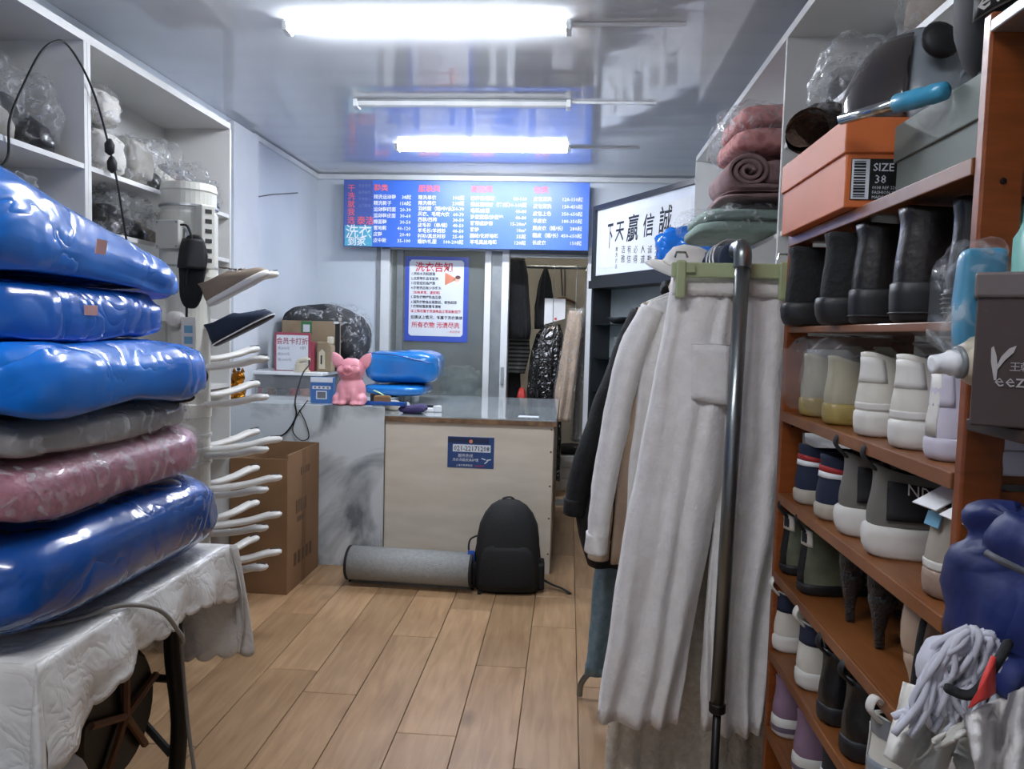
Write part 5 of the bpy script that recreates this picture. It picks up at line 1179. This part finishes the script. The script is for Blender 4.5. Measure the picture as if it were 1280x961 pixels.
MB().grid(8, 8, lambda u, v: (.278+.085*u+.004*v, PY_-.056-.004*math.sin(PI*u), 1.385-.125*v-.012*u*v)).build('pocket', 'linen', t, smooth=True, world=True, solid=.0015)
MB().tube([(.276, PY_-.057, 1.387), (.32, PY_-.061, 1.388), (.368, PY_-.057, 1.386)], .003, 6, flat=.4).build('pocket_hem', 'linen', t, smooth=True, world=True)
# cream lace skirt behind
t = thing('lace_skirt', 'long cream lace skirt showing below the white linen trousers', 'skirt', (GX, 1.945, .8))
garment([(1.47, .26, .48, .06), (1.2, .22, .53, .08), (.7, .15, .55, .09), (.12, .122, .57, .10)], 1.945, folds=8, amp=.012, seed=3.3).build('skirt', 'cream_lace', t, smooth=True, world=True)
hanger('white hanger under the cream lace skirt on the rail', .25, .49, 1.945, 1.50, group=None)
def shirt(name, label, cat, m, y, body, sleeves, seed, cuffs=None, collar=True, hg=True):
    t = thing(name, label, cat, (GX, y, body[-1][0]))
    garment(body, y, folds=5, amp=.012, seed=seed).build('body', m, t, smooth=True, world=True)
    for k, (P, Rr) in enumerate(sleeves):
        arm_tube([(p[0], y+p[2] if len(p) > 2 else y-.01, p[1]) for p in P], Rr, seed+k).build('sleeve', m, t, smooth=True, world=True)
        if cuffs: p = P[-1]; q_ = P[-2]; arm_tube([(p[0], y-.01, p[1]+.05), (p[0], y-.01, p[1]-.004)], [Rr[-1]+.006, Rr[-1]+.005], seed).build('cuff', cuffs, t, smooth=True, world=True)
    if collar: MB().tube(spline([(GX-.06, y-.03, body[0][0]+.005), (GX-.05, y+.03, body[0][0]+.03), (GX+.05, y+.03, body[0][0]+.03), (GX+.06, y-.03, body[0][0]+.005)], 5), .016, 8, flat=1.4).build('collar', m, t, smooth=True, world=True)
    return t
shirt('linen_shirt', 'white linen shirt with long sleeve hanging behind the linen trousers', 'shirt', 'linen', 2.10,
      [(1.525, .30, .46, .05), (1.495, .215, .54, .08), (1.45, .195, .56, .09), (1.30, .192, .565, .10), (1.0, .175, .575, .10), (.80, .165, .58, .10)],
      [([(.225, 1.475), (.165, 1.33), (.130, 1.12), (.105, .95), (.095, .805)], [.048, .056, .052, .047, .040]), ([(.53, 1.475), (.59, 1.33), (.61, 1.1), (.62, .9), (.62, .8)], [.045, .05, .047, .042, .038])], 4.1, cuffs='linen2')
hanger('white hanger inside the linen shirt on the rail', .21, .54, 2.10, 1.49, group=None)
shirt('beige_jacket', 'light beige jacket hanging between the linen shirt and black coat', 'jacket', 'beige_cloth', 2.33,
      [(1.53, .30, .46, .05), (1.50, .22, .53, .08), (1.3, .195, .56, .10), (1.0, .165, .57, .10), (.70, .15, .57, .10)],
      [([(.235, 1.48), (.18, 1.28), (.138, 1.05), (.122, .90), (.115, .72)], [.045, .05, .048, .044, .042])], 6.0, cuffs='beige_cloth')
hanger('plastic hanger inside the light beige jacket', .215, .53, 2.33, 1.49, group=None)
shirt('black_coat', 'long black coat hanging behind the beige jacket', 'coat', 'black_cloth', 2.56,
      [(1.54, .30, .46, .05), (1.50, .225, .54, .09), (1.3, .185, .57, .12), (1.0, .11, .58, .13), (.80, .04, .58, .13), (.62, .085, .58, .12)],
      [([(.235, 1.48), (.17, 1.30), (.10, 1.08), (.055, .93), (.042, .80)], [.05, .055, .055, .054, .052])], 7.7, cuffs='black_cloth')
hanger('dark hanger inside the long black coat', .22, .54, 2.56, 1.49, 'black_rubber', group=None)
t = thing('blue_jeans', 'faded blue jeans hanging lowest at the far end of the rail', 'jeans', (GX, 2.74, .16))
garment([(1.30, .22, .52, .06), (1.0, .19, .54, .08)], 2.74, folds=3, amp=.006, seed=8.5).build('hips', 'denim', t, smooth=True, world=True)
for xa, xb in ((.0, .19), (.19, .38)):
    garment([(1.01, .18+xa, .18+xb, .08), (.6, .125+xa*.96, .125+xb*.96, .08), (.165, .098+xa*.92, .098+xb*.92, .075)], 2.74, folds=2, amp=.008, seed=9+xa).build('leg', 'denim', t, smooth=True, world=True)
    garment([(.19, .096+xa*.92, .10+xb*.92, .079), (.160, .096+xa*.92, .10+xb*.92, .079)], 2.74, folds=2, amp=.004, seed=9+xa).build('hem', 'denim', t, smooth=True, world=True)
hanger('clip hanger holding the faded blue jeans', .23, .51, 2.74, 1.31, group=None)
# white cap and dark wrap on the rail
q = atY(862, 337, 1.98)
t = thing('white_hat', 'white domed hat with a wide brim resting on the rail', 'hat', (q.x, 1.98, q.z-.012), 0)
M = Matrix.Rotation(.28, 4, 'Y') @ Matrix.Rotation(.25, 4, 'X')
dm = MB(); dm.lathe([(.118, -.004), (.106, .004), (.075, .012), (.072, .03), (.062, .052), (.04, .066), (.006, .072)], 36, M=M, cap=True); dm.build('dome', 'white_cloth', t, smooth=True)
MB().tube([(.073*math.cos(a_), .073*math.sin(a_), .014) for a_ in [2*PI*k/30 for k in range(31)]], .004, 6, M=M).build('band', 'cream_lace', t, smooth=True)
t = thing('navy_wrap', 'dark navy cloth wrapped around the end of the clothes rail', 'cloth', (GX, 1.85, GZ))
rings = []
for k in range(26):
    y_ = 1.775+.20*k/25; r_ = .026+.008*abs(math.sin(k*.9))+.012*k/25
    rings.append([(GX+r_*math.cos(2*PI*a_/20)-.02*k/25, y_, GZ-.012-.012*k/25+r_*1.1*math.sin(2*PI*a_/20)) for a_ in range(20)])
MB().loft(rings).build('wrap', 'navy_cloth', t, smooth=True, world=True)
for k, y_ in enumerate((1.79, 1.83, 1.87)):
    MB().tube([(GX-.006+.042*math.cos(a_), y_+.012*math.sin(a_), GZ-.012+.044*math.sin(a_)) for a_ in [2*PI*j/24 for j in range(25)]], .003, 6).build('ring', 'aluminium', t, smooth=True, world=True)

# ================================================================ shoes on the dryer arms
def dryer_shoe(name, label, m, sm, px, py, y, rz, pitch, **k):
    s_ = shoe(name, label, None, (0, 0, 0), 0, upper=m, solem=sm, lining='black_cloth', **k)
    q = atY(px, py, y); s_.location = q; s_.rotation_euler = (0, pitch, rz); return s_
dryer_shoe('taupe_sneaker', 'taupe sneaker with pale sole on the upper dryer arm', 'taupe', 'white_sole', 262, 384, 3.02, .12, -.52, L=.285, W=.10, sole=.024, h=.09, laces='paint_white')
dryer_shoe('black_loafer', 'black slip-on shoe with white welt on the dryer arm', 'navy_soft', 'black_sole', 268, 434, 2.98, .10, -.50, L=.28, W=.10, sole=.018, h=.085, laces=None, tongue=False, welt='paint_white')
t = thing('black_slipper', 'black slipper hanging upright against the shoe dryer column', 'slipper', (-1.545, 3.02, 1.465), 0)
M = Matrix.Translation(Vector((0, 0, 0))) @ Matrix.Rotation(.06, 4, 'Y')
so = Shoe(.30, .13, [(0, 0, 1, .9), (.006, -.005, 1.0, 1.0), (.014, 0, .995, .97), (.018, .01, .98, .92)])
Mz = M @ Matrix(((0, 1, 0, 0), (0, 0, -1, 0), (1, 0, 0, 0), (0, 0, 0, 1)))
MB().loft([so.ring(z) for z in (0, .004, .010, .016, .018)], M=Mz).build('sole', 'black_cloth', t, smooth=True)
MB().grid(14, 10, lambda u, v: (.16+.12*v, (u-.5)*.118*(1-.25*v*v), .016+.045*math.sin(PI*u)*(1-.5*v)), M=Mz @ Matrix.Rotation(PI, 4, 'X') if False else Mz).build('strap', 'black_rubber', t, smooth=True, solid=.004)

# ================================================================ price board
BY = 6.05
A = atY(430, 222, BY); Bq = atY(737.5, 231, BY); x0, x1 = A.x, Bq.x; z1 = (A.z+Bq.z)/2; z0 = z1-.525
t = thing('price_board', 'wide blue price board in Chinese mounted above the glazed screen', 'sign', ((x0+x1)/2, BY+.02, z0))
xs = x0+.235
box('panel', 'board_blue', xs, x1, BY, BY+.03, z0, z1, t)
box('side_panel', 'board_dull', x0, xs, BY, BY+.03, z0, z1, t)
box('tile', 'teal', x0+.012, xs, BY-.002, BY, z0+.004, z0+.165, t)
for xx in (x0+.3, x1-.3): box('bracket', 'grey_frame', xx-.02, xx+.02, BY+.03, YB, z0+.2, z0+.26, t)
def PM(x_, z_): return plane_M((x_, BY-.0035, z_), (1, 0, 0), (0, 0, 1))
U = (x1-x0)/308.0                              # one photo pixel on the board in metres
def bx_(px): return x0+(px-430)*U
W_, R_ = MB(), MB()
for k, ch in enumerate('干洗就我选'): text_mb(ch, .062, PM(x0+.032, z1-.088-.062*k*1.02), mb=R_, fat=.0006)
text_mb('泰洁', .07, PM(x0+.11, z1-.345), mb=R_, fat=.0006)
cols = [(468.5, 516, '鞋类', 27, [('精洗运动鞋', '38起'), ('精洗靴子', '158起'), ('运动鞋网面', '20-30'), ('运动鞋皮面', '30-60'), ('棉面鞋', '30-50'), ('雪地靴', '40-120'), ('皮鞋', '20-40'), ('皮中靴', '35-100')]),
        (525, 583, '服装类', 28, [('精洗单衣', '108起'), ('精洗棉衣', '218起'), ('羽绒服（短/中/长）', '50-70'), ('风衣、毛呢大衣', '60-70'), ('西装/西裤', '30-50'), ('皮毛衫（单/棉）', '40-50'), ('羊毛衫/羊绒衫', '40-50'), ('衬衫/真丝衬衫', '25-40'), ('婚纱/礼服', '100-200起')]),
        (591, 661, '家居类', 28, [('四件套/棉被', '80-160'), ('蚕丝羽绒被（薄/厚）', '130-160起'), ('毛毯/床罩', '40-80'), ('沙发套靠/沙发垫', '40-80'), ('窗帘或纱帘', '15-20m²'), ('窗纱', '10m²'), ('腈纶/化纤地毯', '55起'), ('羊毛真丝地毯', '120起')]),
        (669, 730, '包类', 27, [('皮包清洗', '120-150起'), ('皮包清洗', '150-450起'), ('皮包上色', '350-650起'), ('羊皮衣', '180-350起'), ('麂皮衣（短/长）', '280起'), ('貂皮（短/长）', '450-650起'), ('长皮衣', '150起')])]
for a_, b_, head, top, rows in cols:
    text_mb(head, .058, PM(bx_(a_), z1-.082), mb=R_, fat=.0012)
    n = len(rows); step = (.525-.155)/(n-.45)
    for k, (l_, r_) in enumerate(rows):
        z_ = z1-.145-step*k
        text_mb(l_, .038, PM(bx_(a_), z_), mb=W_, fat=.0006, xs=.95); text_mb(r_, .038, PM(bx_(b_), z_), 'RIGHT', mb=W_, fat=.0004)
text_mb('洗衣', .115, PM(x0+.02, z0+.075), mb=W_, fat=.001, xs=.92); text_mb('到家', .075, PM(x0+.035, z0+.012), mb=W_, fat=.001)
W_.build('lettering', 'paint_white', t, world=True); R_.build('lettering', 'paint_pink', t, world=True)
Fm = MB()
for k, s_ in enumerate(('专业洗衣', '品质服务', '干净放心', '上门取送')): text_mb(s_, .026, PM(x0+.118, z1-.055-.052*k), mb=Fm)
Fm.build('lettering', 'paint_faint', t, world=True)

# ================================================================ notice on the glass
NY = YB+.040
A = atY(507, 320, NY); B_ = atY(584, 428, NY); x0, x1, z1, z0 = A.x, B_.x, A.z, B_.z
t = thing('notice', 'white laundry notice with blue border stuck on the glass', 'poster', ((x0+x1)/2, NY, z0))
box('border', 'notice_blue', x0, x1, NY-.002, NY+.003, z0, z1, t)
c = .018; xa, xb, za, zb = x0+.035, x1-.04, z0+.045, z1-.028
MB().prism([(xa+c, za), (xb-c, za), (xb, za+c), (xb, zb-c), (xb-c, zb), (xa+c, zb), (xa, zb-c), (xa, za+c)], 0, .002, M=plane_M((0, NY-.002, 0), (1, 0, 0), (0, 0, 1))).build('sheet', 'paper', t, world=True)
def NM(x_, z_): return plane_M((x_, NY-.0055, z_), (1, 0, 0), (0, 0, 1))
Rm, Km = MB(), MB(); Hn = zb-za
text_mb('洗衣告知', .083, NM((xa+xb)/2-.02, zb-Hn*.142), 'CENTER', mb=Rm, fat=.0014, xs=.95)
for s_, f_, red in (('1.领标水洗标脱落', .20, 0), ('2.皮质等饰品不耐洗', .262, 0), ('3.拉链纽扣会掉落', .322, 0), ('4.衣物洗后有少许缩水', .385, 0), ('（如有异常，请说明）', .445, 1), ('5.深色衣物掉色会互染', .505, 0), ('6.送洗衣物会出现脱丝、褪色起球', .57, 0), ('7.衣物标签脱落不清晰', .628, 0), ('以上情况属于洗涤物品正常现象范围', .69, 1), ('如遇以上情况，不属于洗衣事故', .772, 0)):
    text_mb(s_, .028 if f_ < .75 else .031, NM(xa+.016, zb-Hn*f_), mb=Rm if red else Km, fat=.0005, xs=.93 if f_ < .75 else 1.0)
text_mb('所有衣物 污渍尽洗', .052, NM((xa+xb)/2, zb-Hn*.885), 'CENTER', mb=Rm, fat=.0008, xs=.93)
text_mb('—本店告知', .022, NM(xb-.02, zb-Hn*.95), 'RIGHT', mb=Rm)
Rm.build('lettering', 'paint_red', t, world=True); Km.build('lettering', 'paint_ink', t, world=True)
mx_, mz_ = xb-.10, zb-Hn*.24
m = MB(); m.prism([(mx_-.055, mz_+.05), (mx_-.035, mz_+.04), (mx_+.03, mz_+.008), (mx_+.03, mz_-.012), (mx_-.035, mz_-.045), (mx_-.055, mz_-.055)], 0, .001, M=plane_M((0, NY-.004, 0), (1, 0, 0), (0, 0, 1))); m.build('megaphone_print', 'orange_print', t, world=True)
for nm_, mm_, dx_, dz_, r_ in (('face_print', 'skin_print', .045, -.005, .024), ('hair_print', 'hair_print', .052, .012, .022)):
    m = MB(); m.prism([(mx_+dx_+r_*math.cos(2*PI*k/18), mz_+dz_+r_*(.7 if 'hair' in nm_ else 1)*math.sin(2*PI*k/18)) for k in range(18)], 0, .0012 if 'hair' in nm_ else .001, M=plane_M((0, NY-.004, 0), (1, 0, 0), (0, 0, 1))); m.build(nm_, mm_, t, world=True)

# ================================================================ calligraphy frame on the dark display cabinet
Pa, Pb = Vector((.185, 6.02, 0)), Vector((.80, 4.85, 0)); du = (Pb-Pa).normalized(); dn_ = Vector((du.y, -du.x, 0))
if dn_.y > 0: dn_ = -dn_
LF = (Pb-Pa).length; FZ0, FZ1 = 1.822, 2.395
FM = plane_M(Pa+Vector((0, 0, FZ0)), du, (0, 0, 1))
t = thing('calligraphy_frame', 'black framed Chinese calligraphy propped in the corner', 'picture', (Pa+Pb)/2+Vector((0, 0, FZ0)))
H_ = FZ1-FZ0; b_ = .035
def fbox(nm, m_, u0, u1, w0, w1, d0, d1): return MB().box(u0, u1, w0, w1, d0, d1, FM).build(nm, m_, t, world=True)
fbox('frame_side', 'dark_cabinet', 0, LF, H_-b_, H_, 0, .03); fbox('frame_side', 'dark_cabinet', 0, LF, 0, b_, 0, .03)
fbox('frame_side', 'dark_cabinet', 0, b_, b_, H_-b_, 0, .03); fbox('frame_side', 'dark_cabinet', LF-b_, LF, b_, H_-b_, 0, .03)
fbox('mount', 'paper', b_, LF-b_, b_, H_-b_, .004, .008); fbox('sheet', 'white_frame', b_+.06, LF-b_-.06, b_+.055, H_-b_-.07, .008, .0095)
Km = MB()
def fpt(px, py):                               # photo pixel onto the plane of the frame
    d = ray(px, py); n_ = dn_; k = (Pa-CAM).dot(n_)/d.dot(n_); q = CAM+d*k - Pa; return q.dot(du), q.z-FZ0
for ch, (ax, ay), (bx2, by2) in (('下', (760, 311), (768, 279)), ('天', (770.5, 303), (782, 276)), ('贏', (785, 303), (800.5, 266)), ('信', (805, 297), (819.5, 265)), ('誠', (825, 293), (842, 255))):
    u0, w0 = fpt(ax, ay); u1, w1 = fpt(bx2, by2); hh = w1-w0
    mb = text_mb(ch, 1.0, Matrix.Identity(4), fat=.012)
    xa_ = min(p[0] for p in mb.v); xb_ = max(p[0] for p in mb.v); ya_ = min(p[1] for p in mb.v); yb_ = max(p[1] for p in mb.v)
    Km.add([((u0+(p[0]-xa_)/(xb_-xa_)*(u1-u0)) + .12*((p[1]-ya_)/(yb_-ya_)-.5)*(u1-u0), w0+(p[1]-ya_)/(yb_-ya_)*hh, .0105) for p in mb.v], mb.f, FM)
for k, s_ in enumerate(('赠洗衣店', '洁雅', '有信', '必得', '人道', '诚勤', '天酬')):
    px = [771, 778, 785.5, 793.5, 802.5, 811, 820][k]
    for j, ch in enumerate(s_):
        n_ = len(s_); u0, w0 = fpt(px, 311 if n_ == 2 else 309); text_mb(ch, .062 if n_ == 2 else .036, FM @ Matrix.Translation((u0, w0-(.068 if n_ == 2 else .042)*j-.03, .0105)), mb=Km, xs=.9)
Km.build('lettering', 'paint_ink', t, world=True)
t = thing('display_cabinet', 'dark display cabinet with glass shelves under the calligraphy frame', 'cabinet', (Pa+Pb)/2)
CM = plane_M(Pa+Vector((0, 0, 0)), du, (0, 0, 1))
def cbox(nm, m_, u0, u1, w0, w1, d0, d1): return MB().box(u0, u1, w0, w1, d0, d1, CM).build(nm, m_, t, world=True)
cbox('top', 'dark_cabinet', .0, LF, 1.76, 1.82, -.22, .05)
cbox('side', 'dark_cabinet', .0, .03, 0, 1.76, -.22, .02); cbox('side', 'dark_cabinet', LF-.03, LF, 0, 1.76, -.22, .02)
cbox('back', 'cabinet_back', .03, LF-.03, .05, 1.76, -.15, -.14); cbox('base', 'dark_cabinet', .03, LF-.03, .0, .5, -.20, .0)
for w_ in (.95, 1.22, 1.48): cbox('glass_shelf', 'smoke', .03, LF-.03, w_, w_+.008, -.14, .0)
for k, (u_, w_, nm_, lb_) in enumerate(((.28, 1.489, 'glass_bowl', 'small smoked glass bowl on the upper cabinet shelf'), (.30, 1.229, 'glass_jug', 'clear glass jug on the middle cabinet shelf'), (.45, 1.229, 'glass_vase', 'clear ribbed vase beside the jug in the dark cabinet'), (.34, .959, 'dark_vase', 'dark round vase on the lowest glass shelf'))):
    prof = [[(.02, 0), (.05, .004), (.08, .03), (.085, .05), (.08, .052)], [(.03, 0), (.045, .01), (.05, .08), (.035, .13), (.045, .16), (.04, .16)], [(.025, 0), (.03, .05), (.05, .11), (.055, .15), (.05, .15)], [(.04, 0), (.07, .05), (.07, .10), (.03, .14), (.035, .17), (.03, .17)]][k]
    o = MB().lathe(prof, 20, M=CM @ Matrix.Translation((u_, w_, -.065)) @ Matrix.Rotation(-PI/2, 4, 'X')).build(nm_, 'clear_box' if k else 'dark_cabinet', smooth=True); tag(o, lb_, 'vase' if 'vase' in nm_ else nm_.split('_')[1])

# ================================================================ back room clothes seen through the doorway and the glass
KY = 6.62
t = thing('back_rail', 'steel rail with dark garments in the back room doorway', 'clothes rail', (-.15, KY, 1.98))
MB().tube([(-.53, KY, 1.975), (.75, KY, 1.975)], .014, 12).build('rail', 'steel', t, smooth=True, world=True)
for x_ in (-.53, .75): MB().tube([(x_, KY, 0), (x_, KY, 1.975)], .014, 12).build('upright', 'steel', t, smooth=True, world=True)
def lv(rows, y): return [(atY(700, py, y).z, atY(a_, py, y).x, atY(b2, py, y).x, th) for py, a_, b2, th in rows]
def hung(name, label, cat, m_, rows, y, seed, film=False, **k):
    t = thing(name, label, cat, (lv(rows, y)[0][1], y, lv(rows, y)[-1][0]))
    L_ = lv(rows, y); garment(L_, y, seed=seed, **k).build('cloth', m_, t, smooth=True, world=True)
    if film:
        L2 = [(z_+(.02 if i == 0 else 0), a_-.015, b2+.015, th+.04) for i, (z_, a_, b2, th) in enumerate(L_)]
        garment(L2, y, seed=seed+3, folds=7, amp=.03).build('plastic_film', 'film', t, smooth=True, world=True)
    MB().tube(spline([(L_[0][1]*.5+L_[0][2]*.5, y, L_[0][0]), (L_[0][1]*.5+L_[0][2]*.5, y, max(L_[0][0]+.03, 1.93)), (L_[0][1]*.5+L_[0][2]*.5+.02, KY, 1.992)], 4), .003, 6).build('hook', 'chrome', t, world=True)
    return t
hung('dark_coat', 'long charcoal coat at the hinge side of the doorway', 'coat', 'black_cloth', [(324, 634, 656, .10), (345, 631, 660, .16), (410, 630, 664, .18), (425, 630, 662, .14)], 6.49, 1.0)
hung('striped_sweater', 'grey and black striped knit hanging in the doorway', 'sweater', 'striped', [(408, 632, 660, .12), (440, 628, 663, .12), (468, 628, 656, .10)], 6.67, 2.0, folds=2, amp=.008)
hung('dark_trousers', 'black trousers hanging below the striped knit', 'trousers', 'black_cloth', [(462, 630, 650, .10), (520, 629, 652, .12), (600, 630, 650, .10)], 6.82, 3.0)
hung('pointed_jacket', 'black jacket draped to a peak before the beige wall', 'jacket', 'black_cloth', [(335, 680, 685, .05), (352, 674, 689, .08), (385, 668, 693, .12), (398, 668, 696, .14), (412, 668, 686, .12)], 6.72, 4.0)
hung('wrapped_suit', 'shiny black suit in clear plastic hanging in the doorway', 'suit', 'black_film', [(405, 682, 700, .08), (418, 670, 704, .16), (450, 662, 704, .2), (490, 658, 703, .2), (600, 660, 700, .2)], 6.53, 5.0, film=False, folds=6, amp=.02)
hung('beige_trousers', 'long beige trousers in clear plastic hung at the door jamb', 'trousers', 'beige_cloth', [(388, 712, 727, .06), (410, 708, 727, .10), (450, 700, 722, .10), (490, 694, 716, .10), (526, 690, 713, .09)], 6.30, 6.0, film=True, folds=2, amp=.014)
hung('grey_garment_bag', 'translucent grey garment bag beside the beige trousers', 'garment bag', 'grey_mesh', [(385, 728, 735, .06), (430, 724, 737, .10), (550, 714, 734, .10)], 6.48, 7.0, film=True)
o = MB().grid(4, 6, lambda u, v: (atY(681+26*u-8*v*(1-u)*0, 373, 6.60).x, 6.60+.004*math.sin(3*u), atY(690, 373+33*v*(1-.25*u), 6.60).z)).build('paper_sheet', 'paint_white', solid=.001); tag(o, 'blank white paper sheet hanging among the dark garments', 'paper')
o = MB().lathe([(.001, 0), (.011, 0), (.011, .004), (.001, .005)], 12, M=Matrix.Translation(atY(694.5, 398.5, 6.56)) @ Matrix.Rotation(PI/2, 4, 'X')).build('red_badge', 'bright_red'); tag(o, 'little round red badge on the white paper sheet', 'badge')
t = thing('hat_hanger', 'two thin cords and a brown hanger on the back room wall', 'hanger', atY(703, 372, 8.6))
for dx in (0, 5): MB().tube([atY(701+dx, 333, 8.66), atY(703+dx*.6, 370, 8.66)], .006, 6).build('cord', 'dark_mesh', t, world=True)
q = atY(704, 373, 8.62); MB().tube(spline([q+Vector((-.13, 0, -.03)), q, q+Vector((.15, 0, -.05))], 6), .014, 8).build('shoulder', 'cardboard_dark', t, smooth=True, world=True)
o = pillow(-.53, -.44, 6.56, 6.70, .55, .93, 3.0, amp=.01).build('red_garment', 'bright_red', smooth=True); tag(o, 'red folded garment low between the dark clothes', 'garment'); 
a_ = atY(652, 480, 6.60); o.location = (a_.x+.485, 0, 0)
# folded grey clothes behind the glass
t = thing('grey_clothes_pile', 'rumpled grey clothes piled behind the glass screen', 'clothes', (-1.0, 6.55, .86))
x0, x1, z0, z1 = rect(546, 497, 602, 459, 6.5)
pillow(x0, x1, 6.38, 6.8, .80, z1, 4.0, amp=.04, fs=6, crease=.03, e=.7).build('pile', 'grey_cloth', t, smooth=True, world=True)
x0, x1, z0, z1 = rect(590, 497, 618, 487, 6.5)
pillow(x0, x1, 6.38, 6.7, .80, z1, 5.0, amp=.03, fs=6, crease=.02, e=.7).build('pile_end', 'grey_cloth', t, smooth=True, world=True)
tb = thing('back_table', 'plain white table behind the glass screen under the clothes', 'table', (-1.0, 6.7, 0))
box('tabletop', 'white_board', -1.4, -.68, 6.33, 7.0, .77, .80, tb)
for xx in (-1.37, -.73):
    for yy in (6.36, 6.96): box('leg', 'white_board', xx, xx+.04, yy-.02, yy+.02, 0, .77, tb)
t = thing('low_crate', 'white crate with a black bag on it beyond the doorway', 'crate', atY(705, 600, 6.75))
x0, x1, z0, z1 = rect(692, 610, 728, 560, 6.75)
for k in range(3): box('slat', 'white_board', x0, x1+.1, 6.75, 6.762, .02+.10*k, .11+.10*k, t)
box('body', 'white_board', x0, x1+.1, 6.765, 7.1, 0, .32, t)
pillow(x0, x1+.08, 6.77, 7.08, .321, .40, 3.0, amp=.01, floor=.321).build('black_bag', 'black_cloth', t, smooth=True, world=True)
